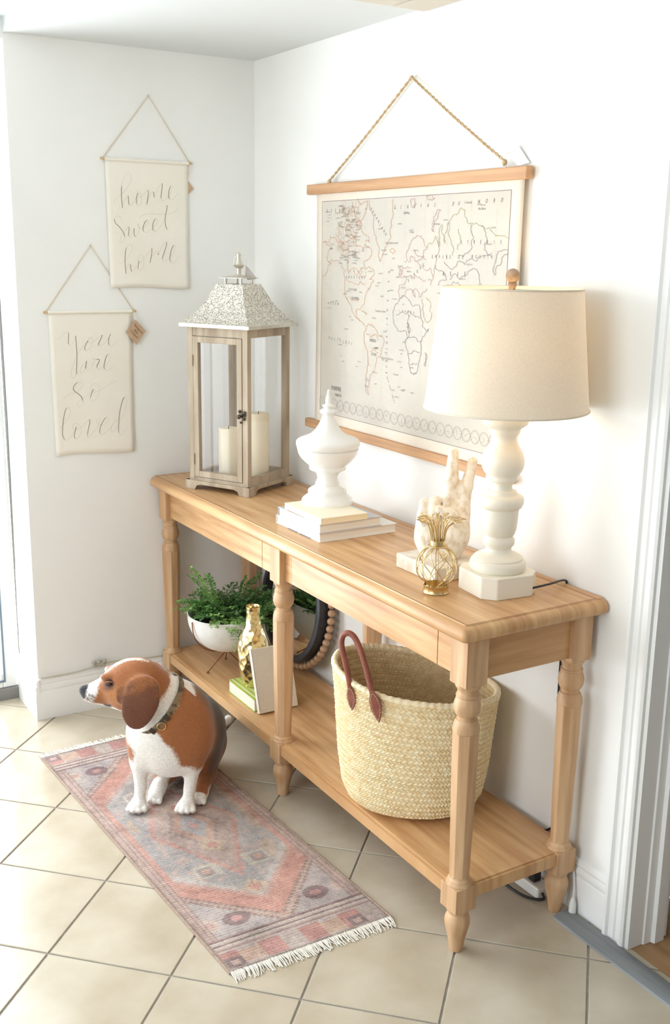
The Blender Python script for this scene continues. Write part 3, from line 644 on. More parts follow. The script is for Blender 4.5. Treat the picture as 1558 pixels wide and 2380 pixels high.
# ---------------------------------------------------------------- gold wire pineapple
PC = (1.6025, -.3336)
Pn = thing('wire_pineapple', 'small gold wire pineapple candle holder in front of the carved hand', 'ornament', (PC[0], PC[1], .85))
obj('cup', MB().lathe([(.8502, .030), (.852, .0318), (.854, .0305), (.8665, .0300), (.869, .0318), (.8705, .0322), (.8705, .0295), (.855, .0285), (.855, .001)], PC, 40, cap=False), M_brass, Pn, smooth=40)
def pin_r(z):
    t = min(max((z-.868)/(.966-.868), 0), 1); u = 2*t-1; sh_ = math.sqrt(max(0, 1-abs(u)**2.3))
    return max(.0490*sh_, .0305*(1-t)**2 if t < .5 else 0, .0180 if t > .5 else 0)
for k in range(20):
    mer = k < 8; a0 = 2*math.pi*k/8+.2 if mer else 2*math.pi*(k-8)/12; dirn = 1 if k % 2 else -1; turn = 0 if mer else random.uniform(1.0, 1.9)
    pts = []
    for i in range(26):
        t = i/25; z = .868+.0985*t; a = a0+dirn*turn*t; r = pin_r(z)+(0 if mer else .0006); pts.append((PC[0]+r*math.cos(a), PC[1]+r*math.sin(a), z))
    obj('wire', MB().tube(pts, .00105, 6), M_brass, Pn, smooth=60)
obj('neck_ring', MB().lathe([(.966, .0172), (.9665, .0178), (.979, .0176), (.9795, .0170), (.9665, .0168)], PC, 32, cap=False).tube([(PC[0]+.0228*math.cos(t), PC[1]+.0228*math.sin(t), .9655) for t in [2*math.pi*k/32 for k in range(32)]], .0013, 6, closed=True), M_brass, Pn, smooth=40)
for k in range(16):
    a = 2*math.pi*k/16+.1; rr = random.Random(k); L = .75+.35*rr.random(); d = .7+.5*rr.random()
    def lp_(r, z, da=0): return (PC[0]+r*math.cos(a+da), PC[1]+r*math.sin(a+da), z)
    up_ = catmull([lp_(.0150, .972), lp_(.0155, .997), lp_(.019, 1.012+.006*L), lp_(.030*d, 1.026*1+.010*L), lp_((.056*d), 1.028+.010*(L-.5))], 5)
    dn = catmull([lp_((.056*d), 1.028+.010*(L-.5)), lp_(.034*d, 1.020+.006*L, .16), lp_(.021, 1.006, .2), lp_(.0158, .972, .2)], 5)
    obj('wire_leaf', MB().tube(up_+dn[1:], .0011, 6), M_brass, Pn, smooth=60)

# ---------------------------------------------------------------- world map wall hanging
DIG = json.loads('''[[[-5290,17888,0,-5277,17963,0,-5203,18059,0,-5037,18177,0,-4848,18352,0,-4707,18581,0,-4668,18732,0,-4689,18824,0,-4769,18866,0,-4873,18797,0,-4949,18663,0,-4995,18513,0,-5020,18363,1,-5030,18196,1,-5026,18009,1,-5017,17860,1,-5016,17729,1],[-5004,17823,0,-4953,17937,0,-4878,18052,0,-4814,18139,0,-4790,18111,1,-4787,17980,1,-4781,17906,1,-4753,17822,0,-4701,17843,0,-4637,17911,0,-4573,17988,0,-4486,18142,0],[-4425,18247,1,-4474,18170,1,-4498,18066,1,-4502,17953,1,-4474,17850,0,-4423,17824,0,-4359,17882,0,-4325,17997,0,-4340,18185,0,-4377,18315,0,-4438,18340,0,-4502,18272,0,-4465,18142,0,-4363,18109,0,-4257,18188,0,-4171,18285,0,-4086,18355,0,-4076,18327,1,-4068,18252,1,-4093,18100,1,-4113,17985,1,-4129,17881,1],[-4119,17909,0,-4096,18005,0,-4029,18159,0,-3942,18275,0,-3899,18305,0,-3879,18278,1,-3869,18193,1,-3852,18127,1],[-3818,18205,0,-3729,18378,0,-3642,18515,0,-3566,18593,0,-3552,18556,1,-3570,18423,1,-3595,18270,1,-3609,18155,1,-3611,18079,0,-3570,18024,0,-3485,18046,0,-3398,18125,0,-3333,18185,0,-3244,18322,0,-3199,18438,0,-3186,18524,0,-3228,18532,0,-3283,18454,1,-3325,18319,1,-3333,18185,1,-3317,18128,1,-3282,18072,0,-3207,18065,0,-3120,18135,0,-3032,18234,0,-2923,18296,0],[-5086,17351,0,-5074,17408,0,-5143,17462,0,-5224,17460,0,-5287,17402,0,-5300,17327,1,-5273,17234,1,-5174,17151,1,-5076,17050,1,-5008,16938,1,-4970,16844,1,-4963,16768,0,-5007,16672,0,-5091,16610,0,-5141,16651,0,-5106,16765,0,-5020,16900,0,-4913,17016,0,-4827,17122,0,-4797,17113,1,-4799,17037,1,-4817,16942,1,-4826,16866,1,-4807,16809,0,-4733,16848,0,-4668,16964,0,-4623,17079,0,-4619,17060,1,-4623,16946,1,-4603,16832,1,-4547,16833,0,-4483,16911,0,-4437,17045,0,-4433,17160,0,-4473,17235,0,-4465,17140,0,-4394,17094,0,-4289,17106,0,-4182,17185,0,-4106,17301,0,-4135,17377,0,-4199,17318,1,-4265,17202,1,-4294,17087,1,-4291,17029,1,-4251,16973,0,-4147,16966,0,-4040,17016,0,-3932,17133,0,-3845,17212,0,-3757,17349,0,-3807,17443,0,-3883,17355,1,-3933,17229,1,-3941,17114,1,-3934,17057,1,-3882,17010,0,-3787,17021,0,-3678,17139,0,-3567,17296,0,-3479,17414,0],[-3391,17877,1,-3418,17723,1,-3466,17529,1,-3484,17394,1,-3473,17241,1,-3444,17135,1,-3381,17059,0],[-4394,17427,0,-4340,17495,0,-4234,17545,0,-4066,17579,0,-3793,17581,0,-3560,17579,0,-3304,17607,0,-3153,17654,0,-3043,17754,0,-3031,17822,0],[-5218,15916,0,-5009,15994,0,-4838,16178,0,-4707,16390,0,-4723,16524,0,-4805,16561,0,-4890,16484,0,-4934,16387,1,-4965,16196,1,-4980,16004,1,-4975,15793,1,-4961,15581,1],[-4947,15716,0,-4890,15851,0,-4816,15909,0,-4787,15852,1,-4783,15755,1,-4767,15678,1,-4731,15649,0,-4665,15736,0,-4557,15853,0],[-4479,16008,1,-4498,15892,1,-4518,15776,1,-4509,15718,0,-4437,15679,0,-4351,15757,0,-4300,15893,0,-4299,16087,0,-4379,16202,0,-4475,16163,0,-4520,16046,0,-4450,15950,0,-4321,16048,0,-4190,16204,0,-4015,16419,0,-3990,16400,1,-3998,16264,1,-4034,16109,1,-4075,15943,1],[-4059,15992,0,-4024,16090,0,-3914,16246,0,-3816,16344,0,-3774,16325,0,-3761,16228,1,-3721,16287,0,-3631,16463,0,-3499,16630,0,-3444,16670,0,-3446,16583,1,-3493,16426,1,-3562,16250,1,-3608,16132,1,-3621,16054,0,-3568,16016,0,-3449,16056,0,-3339,16135,0,-3206,16293,0,-3137,16470,0,-3146,16548,0,-3223,16498,1,-3280,16371,1,-3327,16194,1,-3341,16057,1,-3300,15969,0,-3214,15950,0,-3103,16039,0,-2991,16197,0]],[[-7502,13497,0,-7436,13442,0,-7336,13474,0,-7233,13586,0,-7131,13660,0,-7061,13658,0,-7038,13610,1,-7048,13485,1,-7066,13350,1,-7064,13292,1,-7031,13233,0,-6962,13222,0,-6877,13345,0,-6810,13498,0],[-6805,13536,1,-6797,13342,1,-6788,13109,1,-6786,12876,1,-6798,12642,1,-6820,12408,1,-6820,12290,1,-6857,12213,0,-6952,12123,0,-7010,12162,0,-6990,12376,0,-6921,12588,0,-6788,12876,0,-6660,13047,0,-6532,13218,0,-6405,13350,0,-6395,13340,1,-6449,13254,1,-6499,13139,1,-6498,13070,1,-6459,13030,0,-6356,13076,0,-6270,13190,0,-6224,13325,0,-6259,13463,0,-6361,13446,0,-6365,13330,0,-6246,13287,0,-6120,13381,0,-5889,13531,0,-5886,13521,1,-5914,13434,1,-5979,13318,1,-6014,13231,1,-5985,13171,0,-5881,13207,0,-5754,13311,0,-5646,13446,0,-5569,13572,0,-5602,13523,1,-5647,13407,1,-5662,13289,1,-5654,13230,1,-5615,13159,0,-5511,13166,0,-5405,13242,0,-5318,13338,0],[-6475,12659,0,-6580,12555,0,-6666,12441,0,-6692,12304,0,-6611,12301,0,-6536,12396,0,-6462,12668,1,-6482,12570,1,-6493,12473,1,-6486,12394,0,-6407,12341,0,-6300,12445,0,-6235,12560,0,-6189,12677,0,-6237,12757,0,-6167,12719,0,-6064,12721,1,-6008,12699,1,-6038,12612,1,-6093,12515,1,-6105,12476,1,-6077,12406,0,-5995,12392,0,-5847,12485,0,-5698,12598,0,-5610,12754,0,-5626,12863,0,-5677,12879,0,-5752,12818,1,-5810,12662,1,-5846,12525,1,-5854,12426,1,-5811,12355,0,-5708,12340,0,-5601,12415,0,-5536,12492,0],[-7304,11420,0,-7209,11523,0,-7066,11594,0,-6903,11624,0,-6738,11714,0,-6630,11867,0,-6646,11957,0,-6746,11982,0,-6870,11919,1,-6952,11805,1,-6955,11726,1,-6902,11654,1,-6785,11568,1,-6688,11464,1,-6651,11372,1,-6645,11272,0,-6701,11156,0,-6804,11132,0,-6841,11204,0,-6755,11318,0,-6608,11429,0,-6440,11539,0,-6270,11690,0,-6260,11689,1,-6315,11592,1,-6361,11475,1,-6381,11376,0,-6306,11302,0,-6180,11365,0,-6069,11559,0,-6041,11757,0,-6118,11881,0,-6283,11870,0,-6360,11754,0,-6314,11612,0,-6191,11606,0,-6003,11675,0,-5770,11804,0,-5558,11893,0,-5367,11954,0],[-7499,10461,0,-7417,10505,0,-7248,10692,0,-7107,10902,0,-7100,11061,0,-7168,11125,0,-7250,11070,1,-7321,10856,1,-7366,10621,1,-7391,10423,1,-7404,10224,1,-7372,10101,1,-7310,10006,0,-7217,10039,0,-7112,10122,0,-6926,10420,0,-6920,10429,1,-6952,10311,1,-6987,10193,1,-6997,10103,1,-6934,10028,0,-6828,10100,0,-6751,10236,0,-6773,10439,0,-6889,10568,0,-7013,10536,0,-7038,10418,0,-6940,10350,0,-6733,10416,0,-6563,10565,0,-6445,10668,0,-6432,10647,1,-6441,10536,1,-6489,10358,1,-6520,10219,1,-6552,10079,0,-6523,10036,0,-6372,10187,0,-6200,10358,0,-6087,10573,0,-6083,10694,0,-6167,10659,0,-6193,10540,0,-6092,10451,0,-5946,10461,0,-5818,10534,0,-5750,10651,0,-5800,10716,0,-5896,10661,1,-6007,10506,1,-6075,10349,1,-6097,10228,1,-6084,10125,0,-5958,10136,0,-5807,10248,0,-5677,10361,0],[-5416,10588,0,-5566,10517,0,-5677,10361,0,-5682,10218,0,-5620,10183,0,-5510,10308,0,-5311,10561,0,-5173,10838,0,-5089,11139,0,-5094,11302,0,-5130,11376,0,-5199,11319,1,-5281,11110,1,-5341,10890,1,-5382,10647,1,-5405,10403,1,-5418,10219,1,-5401,10095,0,-5328,10058,0,-5218,10163,0,-5106,10320,0]],[["o",5122,16723,5451,16700,5585,16906,5954,16814,6272,16745,6717,16655,6976,16700,7153,16567,7538,16481,7657,16656,8040,16397,7923,16222,7593,16130,7685,15911,8141,15920,8189,15747,7947,15609,8196,15572,7997,15390,7794,15250,7677,15023,7599,14840,7261,14688,7224,14504,7532,14341,7749,14219],["o",5122,16723,5360,16607,5686,16562,5458,16423,5368,16237,5513,16053,5972,16152,6291,16065,6477,15841,6530,15569,6513,15248,6637,14978,6955,14718,7137,14500,7532,14341],["o",5145,15624,5379,15770,5699,16056,5512,16099],["o",8166,14290,8420,14129,8753,13931,8839,13805,8727,13619,8617,13342,8382,13050,8225,12808,8067,12563,7949,12320,8042,12123,7869,12172,7898,12545,7928,12869,7954,13283,7817,13544,7681,13761,7673,13987,7792,14199,7915,14297,8166,14290],["o",7856,17926,7950,17603,8123,17343,8137,17001,8312,16700,8409,16314,8496,16143,8609,16316,8795,16573,9020,16784,9080,17161,9099,17576,9121,17906],["o",6894,17891,6988,17626,7123,17448,6957,17275,6696,17323,6515,17504,6689,17544,6856,17716],["o",7191,17925,7364,17790,7528,17871,7775,17907,7702,17652,7544,17440,7383,17269,7477,17006,7730,16917,7904,16700,7654,16744],["o",6527,17103,6700,17190,6963,17098,7141,16921,7060,16789,6798,16834,6621,16924,6527,17103],["o",7212,17315,7469,17224,7306,17051,7133,17141,7212,17315],["o",7520,14656,7692,14621,7821,14560,7780,14513],["o",6633,16543,6728,16297,6649,16026,6745,15756,7776,15737],["o",7002,15942,7182,15722,7517,15908],["o",6619,15571,7017,15492,7445,15550,7702,15469],["o",6768,15029,7122,14954,7379,15010],["o",7800,13996,8099,13883,8261,13984,8514,13824],["o",8031,13471,8277,13582,8529,13468],["o",7958,13192,8133,13026],["o",9034,16490,9187,16532,9283,16449,9155,16377,9037,16426,9034,16490],["p",9885,16205,9841,16329,9944,16495,10046,16659,10149,16782,10433,16882,10653,16781,10733,16620,10876,16580,10681,16297,10328,16170,10249,16292,10100,16331,10072,16166,9885,16205],["p",10118,16002,9895,15998,9673,15952,9530,15780,9834,15746,9913,15665,9581,15508,9514,15315,9561,15147,9824,15200,10002,15375,10111,15421,10270,15219,10382,15182,10224,15383,10443,15391,10564,15189,10667,15276,10942,15450],["p",9481,15990,9561,15907,9530,15780,9679,15826,9597,15950,9481,15990],["p",9983,17838,10198,17891,10256,17749,10103,17633,10026,17716,9983,17838],["p",10728,17933,10934,17965,11147,17860,10941,17847,10728,17933],["p",10237,16496,10535,16336,10827,16218],["p",9983,15750,10282,15675,10567,15765,10857,15692],["p",10400,16171,10697,16013,11050,16020,11203,15782],["v",9563,15105,9343,14881,9279,14577,9449,14285,9762,14177,9989,14192,10000,13980,10093,13645,10148,13306,10276,13017,10427,12990,10634,13266,10761,13617,10708,13907,10943,14216,11078,14350,10790,14372,10663,14697,10539,14981,10171,15006,9939,15163,9563,15105],["v",10938,13674,11050,13600,10996,13301,10907,13335,10938,13674],["v",9432,14628,9888,14696,10336,14679,10632,14612],["v",10000,13980,10368,14092,10739,13993],["v",10097,13559,10391,13670,10686,13652],["v",10225,13270,10556,13344],["v",10037,14704,10211,14250,10073,14028],["g",10876,16580,11148,16700,11207,16859,11347,16819,11429,16582,11528,17170,11661,16661,11732,17128,11918,17318,12290,17577,12484,17535,12600,17231,12887,17151,12947,17188,13198,17110,13504,17070,13818,16847,14049,16882,14346,16773],["v",14309,16520,14022,16481,13866,16222,13764,15998,13862,15889,14101,16226,14343,16447],["v",12825,17152,12909,16851,12865,16587,12687,16434,12308,16354],["p",11244,16819,11307,16344,11226,15983,11203,15782,11078,15536],["v",11955,15723,12080,15844,12414,15736,12602,15819,12906,16018,13227,15873,13308,15610],["v",11657,16190,11935,16037,12253,16198,12581,16126,12887,16284,13314,16364,13679,16331],["g",12261,17045,12344,16777,12233,16508],["g",11859,17204,11813,16895,11960,16662,12047,16351],["v",13198,17110,13466,16775,13364,16514,13671,16442],["v",11832,15561,12093,15648,12490,15583,12875,15557,13244,15646],["p",11131,16978,11050,17176,11108,17372,11236,17507,11438,17541,11311,17407,11183,17253,11131,16978],["g",10674,15153,10764,14827,10997,14510,11196,14727,11105,15090,10886,15203],["v",11253,16104,11605,15951,11822,15719,11425,15548]]]''')
My = -.0175
Mp = thing('wall_map', 'vintage world map on cream canvas hung by wooden rails and rope', 'wall map', (.966, -.003, 1.05))
for z0, z1, nm in ((1.8190, 1.8500, 'top_rail'), (1.0620, 1.0905, 'bottom_rail')):
    rl = obj(nm, MB().box(.4265, 1.4975, -.0300, -.0075, z0, z1), M_rail, Mp, bevel=.0035)
nx, nz = 40, 36; vs = []; fs = []
def wav(x, z): return My+.0022*math.sin(3.1*x+.6)*math.sin((z-1.06)/(1.85-1.06)*math.pi)
for j in range(nz+1):
    for i in range(nx+1):
        x = .4745+(1.4785-.4745)*i/nx; z = 1.064+(1.845-1.064)*j/nz; vs.append((x, wav(x, z), z))
for j in range(nz):
    for i in range(nx): a = j*(nx+1)+i; fs.append((a, a+1, a+nx+2, a+nx+1))
cv = obj('canvas', MB().add(vs, fs), M_canvas, Mp, smooth=180)
sol = cv.modifiers.new('thickness', 'SOLIDIFY'); sol.thickness = .0008; sol.offset = -1
FX0, FX1, FZ0, FZ1 = .5085, 1.4320, 1.1230, 1.7955
vs = []; fs = []
for j in range(31):
    for i in range(31):
        x = FX0+(FX1-FX0)*i/30; z = FZ0+(FZ1-FZ0)*j/30; vs.append((x, wav(x, z)-.0006, z))
for j in range(30):
    for i in range(30): a = j*31+i; fs.append((a, a+1, a+32, a+31))
obj('sea_print', MB().add(vs, fs), M_print, cv, smooth=180)
def mplace(u, v, e=.0011): return (u, wav(u, v)-e, v)
def inkmat(n, c): return mat(n, c, rough=.85)
I_o = inkmat('orange_ink', (206, 158, 126)); I_p = inkmat('rose_ink', (188, 152, 150)); I_v = inkmat('violet_grey_ink', (152, 140, 146)); I_g = inkmat('olive_ink', (172, 168, 132)); I_t = inkmat('grey_lettering_ink', (124, 118, 112)); I_f = inkmat('frame_ink', (140, 124, 124)); I_gr = inkmat('grid_ink', (196, 190, 178))
cm = {'o': MB(), 'p': MB(), 'v': MB(), 'g': MB()}
for ln in DIG[2]:
    k = ln[0]; P = [Vector((ln[i]*1e-4, ln[i+1]*1e-4)) for i in range(1, len(ln), 2)]
    if len(P) < 2: continue
    closed_ = len(P) > 6
    for lev in range(3):
        Q = [P[0]]
        for i in range(len(P)-1):
            d_ = P[i+1]-P[i]; L = d_.length
            if L > .0042: Q.append((P[i]+P[i+1])/2+Vector((-d_.y, d_.x))*random.uniform(-.26, .26))
            Q.append(P[i+1])
        P = Q
    Q = P; ribbon(cm[k], Q, [.0011]*len(Q), mplace)
    sh2 = [(q[0]+.0026, q[1]-.0008) for q in Q]
    ribbon(cm[k], sh2, [.0006]*len(Q), mplace)
for k, m_ in (('o', I_o), ('p', I_p), ('v', I_v), ('g', I_g)): obj('coastline', cm[k], m_, cv, kind='stuff')
gm = MB()
def hline(z, x0=FX0, x1=FX1, w=.0005, mb=None): ribbon(mb or gm, [(x0+(x1-x0)*i/24, z) for i in range(25)], [w]*25, lambda a, b: mplace(a, b, .0009))
def vline(x, z0=FZ0, z1=FZ1, w=.0005, mb=None): ribbon(mb or gm, [(x, z0+(z1-z0)*i/24) for i in range(25)], [w]*25, lambda a, b: mplace(a, b, .0009))
for z in (1.5195, 1.3955, 1.2715, 1.465, 1.328, 1.663): hline(z)
for x in (.5652, .668, .770, .872, .974, 1.0726, 1.1776, 1.2765, 1.3816): vline(x, 1.19, FZ1)
obj('grid_lines', gm, I_gr, cv, kind='stuff')
fm = MB()
for z in (FZ0, FZ1): hline(z, w=.0016, mb=fm)
for x in (FX0, FX1): vline(x, w=.0013, mb=fm)
obj('border_line', fm, I_f, cv)
km = MB()
for k in range(24):
    cx, cz = .5210+.03872*k, 1.1566+.0002*k
    ci = [(cx+.0183*math.cos(t), cz+.0183*math.sin(t)) for t in [2*math.pi*i/28 for i in range(29)]]
    ribbon(km, ci, [.0007]*29, mplace)
    for q in range(12):
        t = 2*math.pi*q/12; ribbon(km, [(cx+.0135*math.cos(t), cz+.0135*math.sin(t)), (cx+.0160*math.cos(t), cz+.0160*math.sin(t))], [.0009]*2, mplace)
    for t, L in ((math.pi/2-2*math.pi*k/24*2, .0075), (math.pi/2-k*1.3, .011)):
        ribbon(km, [(cx, cz), (cx+L*math.cos(t), cz+L*math.sin(t))], [.0006]*2, mplace)
obj('clock_faces', km, I_t, cv, kind='stuff')
tm = MB()
def mtext(s_, x, z, size, xs=.75, rot=0, sp=1.0, shear=0):
    v2, f2 = text2d(s_, size, xs=xs, shear=shear, spacing=sp); c_, n_2 = math.cos(rot), math.sin(rot)
    tm.add([mplace(x+a*c_-b*n_2, z+a*n_2+b*c_, .0013) for a, b in v2], f2)
def spread(word, x0, x1, z0, z1, size, xs=.7, rot=0, shear=0):
    n = len(word)
    for i, ch in enumerate(word): t = i/(n-1); mtext(ch, x0+(x1-x0)*t, z0+(z1-z0)*t, size, xs, rot, shear=shear)
spread('OCEAN', .540, .640, 1.762, 1.762, .014, shear=.3); spread('GLACIAL', .9209, 1.1157, 1.7625, 1.764, .015, shear=.3); spread('DU', 1.197, 1.222, 1.7645, 1.765, .015, shear=.3); spread('NORD', 1.306, 1.398, 1.7665, 1.768, .015, shear=.3)
spread('GROENLAND', .794, .876, 1.764, 1.690, .0125, rot=-.9)
spread('SYBERIE', 1.2412, 1.4033, 1.666, 1.666, .014); spread('EMPIRE', 1.1136, 1.195, 1.6265, 1.627, .0135); spread('DE', 1.233, 1.250, 1.6275, 1.6275, .0135); spread('RUSSIE', 1.290, 1.3708, 1.629, 1.629, .0135)
spread('ASIE', 1.1677, 1.2628, 1.581, 1.582, .0175); spread('AMERIQUE', .6616, .7694, 1.560, 1.562, .0125); spread('CANADA', .660, .775, 1.582, 1.578, .009); mtext('DU NORD', .7163, 1.497, .0125)
mtext('ETATS UNIS', .70, 1.524, .0105, sp=1.2); spread('OCEAN', .552, .612, 1.476, 1.476, .0115, shear=.3); spread('PACIFIQUE', .560, .700, 1.365, 1.358, .0125, shear=.3)
mtext('AMERIQUE', .822, 1.376, .0125, xs=.62); mtext('DU SUD', .830, 1.335, .0125, xs=.62); mtext('BRESIL', .8442, 1.356, .009, xs=.62); mtext('PLANISPHÈRE', .6109, 1.2035, .0195, xs=.52); mtext('TERRESTRE', .6226, 1.185, .0125, xs=.62, sp=1.1)
spread('EUROPE', 1.005, 1.075, 1.560, 1.604, .0135, rot=.5); spread('SAHARA', .962, 1.034, 1.474, 1.472, .010); mtext('Spitzberg', .9816, 1.748, .0105); mtext('C. Nord', 1.010, 1.695, .0085)
spread('OCEAN', .897, .893, 1.585, 1.475, .0125, rot=-1.5); spread('ATLANTIQUE', .892, .897, 1.45, 1.29, .0125, rot=-1.45); spread('MER DES INDES', .903, .945, 1.275, 1.205, .009, rot=-1.1)
mtext('Cercle polaire du nord', .910, 1.6655, .0085, sp=1.1); mtext('Tropique du Cancer', .860, 1.4675, .0085, sp=1.1); mtext('Tropique du Capricorne', .900, 1.3305, .0085, sp=1.1)
mtext('Mer de Kara', 1.128, 1.716, .0075); mtext('C. Nord Est', 1.262, 1.768, .0085); mtext('Nlle Sibérie', 1.320, 1.751, .0085); mtext('ALASKA', .568, 1.648, .0075); mtext('Londres', .948, 1.570, .0075); mtext('Mer du Nord', .958, 1.601, .0065); mtext('AFRIQUE', 1.005, 1.430, .0105, rot=-1.2); mtext('Le Cap', .987, 1.245, .0080); mtext('Açores', .866, 1.512, .0075)
rs = random.Random(3)
sm = MB()     # the small place names and arctic islets, too fine to read
for k in range(230):
    x = rs.uniform(.53, 1.41); z = rs.uniform(1.22, 1.77); n = rs.randint(4, 10)
    if rs.random() < .35: x = rs.uniform(.60, .72); z = rs.uniform(1.60, 1.78)
    for i in range(n):
        h_ = rs.choice((.0030, .0030, .0046)); ribbon(sm, [(x+i*.0027, z), (x+i*.0027+.0010, z+h_)], [.0008]*2, mplace)
        if i % 2: ribbon(sm, [(x+i*.0027-.001, z+.0028), (x+i*.0027+.0012, z+.0030)], [.0007]*2, mplace)
obj('fine_print', sm, inkmat('pale_print_ink', (160, 153, 143)), cv, kind='stuff')
im_ = MB()
for k in range(34):
    x = rs.uniform(.60, .735); z = rs.uniform(1.625, 1.785); r = rs.uniform(.004, .014); P = []
    for i in range(13): t = 2*math.pi*i/12; q_ = r*rs.uniform(.55, 1.25); P.append((x+q_*math.cos(t)*.8, z+q_*math.sin(t)*1.2))
    P[-1] = P[0]; ribbon(im_, P, [.0009]*13, mplace)
obj('coastline', im_, I_o, cv, kind='stuff')
obj('lettering', tm, I_t, cv, kind='stuff')
tw = MB()
ap = Vector((.9780, -.012, 2.1125))
for e, n in ((Vector((.5535, -.019, 1.858)), 70), (Vector((1.4010, -.019, 1.866)), 84)):
    for ph in (0, math.pi):
        pts = []
        for i in range(n*3+1):
            t = i/(n*3); p = ap.lerp(e, t); d = (e-ap).normalized(); s1 = Vector((0, 1, 0)); s2 = d.cross(s1); a = ph+t*n*.95
            pts.append(p+(s1*math.cos(a)+s2*math.sin(a))*.0019+Vector((0, 0, -.004*math.sin(math.pi*t))))
        tw.tube(pts, .0024, 5)
    tw.sphere(e+Vector((0, 0, -.004)), .0075, 10, 8, (1, .9, 1.1))
tw.sphere(ap, .0055, 10, 8, (1.2, 1, .8))
obj('rope', tw, M_rope, Mp, smooth=60)
for x in (.5535, 1.4010):
    e = MB(); e.tube([(x+.0062*math.cos(t), -.019, 1.8565+.0062*math.sin(t)) for t in [2*math.pi*k/18 for k in range(18)]], .0014, 6, closed=True); e.tube([(x, -.019, 1.846), (x, -.019, 1.851)], .0018, 6); obj('eye_screw', e, M_nickel, Mp, smooth=50)
wt = MB().add([(1.404, -.020, 1.885), (1.432, -.008, 1.905), (1.478, -.004, 1.858), (1.448, -.016, 1.852)], [(0, 1, 2, 3)]).add([(1.404, -.0194, 1.885), (1.432, -.0074, 1.905), (1.478, -.0034, 1.858), (1.448, -.0154, 1.852)], [(3, 2, 1, 0)])
obj('price_tag', wt, mat('white_card', (240, 240, 240), rough=.7), Mp)
obj('tag_string', MB().tube(catmull([(1.385, -.020, 1.876), (1.398, -.023, 1.880), (1.408, -.021, 1.882), (1.42, -.016, 1.887)], 4), .0008, 5), M_stitch, Mp)

# ---------------------------------------------------------------- calligraphy banners
def banner(label, strokes, yl, yr, zt, zb, apex, tag_c, tag_r, words, sag):
    b = thing('fabric_banner', label, 'banner', (.004, (yl+yr)/2, zb), 'calligraphy banners on the left wall')
    vs = []; fs = []; nx, nz = 18, 26
    def bx(y, z):
        u = (y-yl)/(yr-yl); w = (zt-z)/(zt-zb); return .0052+.0018*math.sin(6.5*u+1+sag)*w+.0030*max(0, w-.8)*5*(.4+.6*u)
    def yv(y, z): return y+.010*((zt-z)/(zt-zb))*(1-2*(y-yl)/(yr-yl))*.45
    for j in range(nz+1):
        for i in range(nx+1):
            z = zb+(zt-zb)*j/nz; y = yl+(yr-yl)*i/nx; zz = z+(.004*math.sin(5*(i/nx))*(1-j/nz)**6); vs.append((bx(y, z), yv(y, z), zz))
    for j in range(nz):
        for i in range(nx): a = j*(nx+1)+i; fs.append((a, a+1, a+nx+2, a+nx+1))
    c = obj('cloth', MB().add(vs, fs), M_muslin, b, smooth=180)
    so = c.modifiers.new('thickness', 'SOLIDIFY'); so.thickness = .0011; so.offset = -1
    hm = MB(); hm.tube([(.0062, yl-.002, zt-.001), (.0062, yr+.002, zt-.001)], .0055, 10); obj('hem', hm, M_muslin, c, smooth=60)
    obj('dowel', MB().tube([(.0062, yl-.016, zt-.001), (.0062, yr+.016, zt-.001)], .0030, 8), mat('pale_dowel', (206, 178, 140), rough=.7), b, smooth=60)
    st = MB().tube([(.004, yl-.008, zt), (.0035, apex[0], apex[1]), (.004, yr+.008, zt)], .0012, 6)
    for y in (yl-.008, yr+.008):
        for k in range(3): st.sphere((.0065, y+random.uniform(-.003, .003), zt-.001+random.uniform(-.002, .002)), .0042, 8, 6)
        st.tube([(.0065, y, zt), (.0085, y-.008, zt+.004)], .0010, 5)
    st.sphere((.0035, apex[0], apex[1]), .0028, 8, 6)
    obj('string', st, mat('tan_twine', (206, 182, 144), rough=.9), b, smooth=60)
    thick, thin = MB(), MB()
    for ln in strokes:
        P = [(ln[i]*1e-4, ln[i+1]*1e-4, ln[i+2]) for i in range(0, len(ln), 3)]
        Q = catmull([(p[0], p[1], p[2]) for p in P], 6)
        ws = [.00055+.00135*min(1, max(0, q.z)) for q in Q]
        run = []
        for q, w in zip(Q, ws): run.append((q, w))
        pl = lambda u, v: (bx(u, v)+.0007, u, v)
        i = 0
        while i < len(run)-1:
            tk = run[i][1] > .0011; j = i
            while j < len(run)-1 and (run[j][1] > .0011) == tk: j += 1
            seg = run[i:j+1]; ribbon(thick if tk else thin, [s_[0] for s_ in seg], [s_[1] for s_ in seg], pl); i = j
    obj('lettering', thick, M_ink, c, kind='stuff'); obj('lettering', thin, M_inkthin, c, kind='stuff')
    ty, tz = tag_c; r = tag_r; xo = .0125 if words else .004
    tg = [(ty-r*.98, tz+.001), (ty+.000, tz+r*1.22), (ty+r*1.02, tz+.003), (ty+r*.06, tz-r*1.22)]
    if not words: tg = [(ty, tz+r*.95), (ty+r*.95, tz-.002), (ty, tz-r*1.0), (ty-r*.95, tz)]
    k = obj('tag', MB().prism(tg, 'x', xo, xo+.0009), M_kraft, b)
    if words:
        tmb = MB()
        for s_, dz, sz in words:
            v2, f2 = text2d(s_, sz, xs=.8, shear=.35); a_ = -.83; ca, sa = math.cos(a_), math.sin(a_)
            cy, cz = ty+dz*.64, tz+dz*.77
            tmb.add([(xo+.0012, cy+(p*ca-q*sa), cz+(p*sa+q*ca)) for p, q in v2], [f for f in f2])
        obj('tag_lettering', tmb, mat('dark_brown_ink', (92, 66, 46), rough=.8), k, kind='stuff')
    obj('tag_string', MB().tube([(.008, yr+.006, zt), (xo+.001, ty, tz+r*1.15)], .0008, 5).tube([(.008, yr+.009, zt-.001), (xo+.001, ty+.002, tz+r*1.1)], .0008, 5), M_stitch, b)
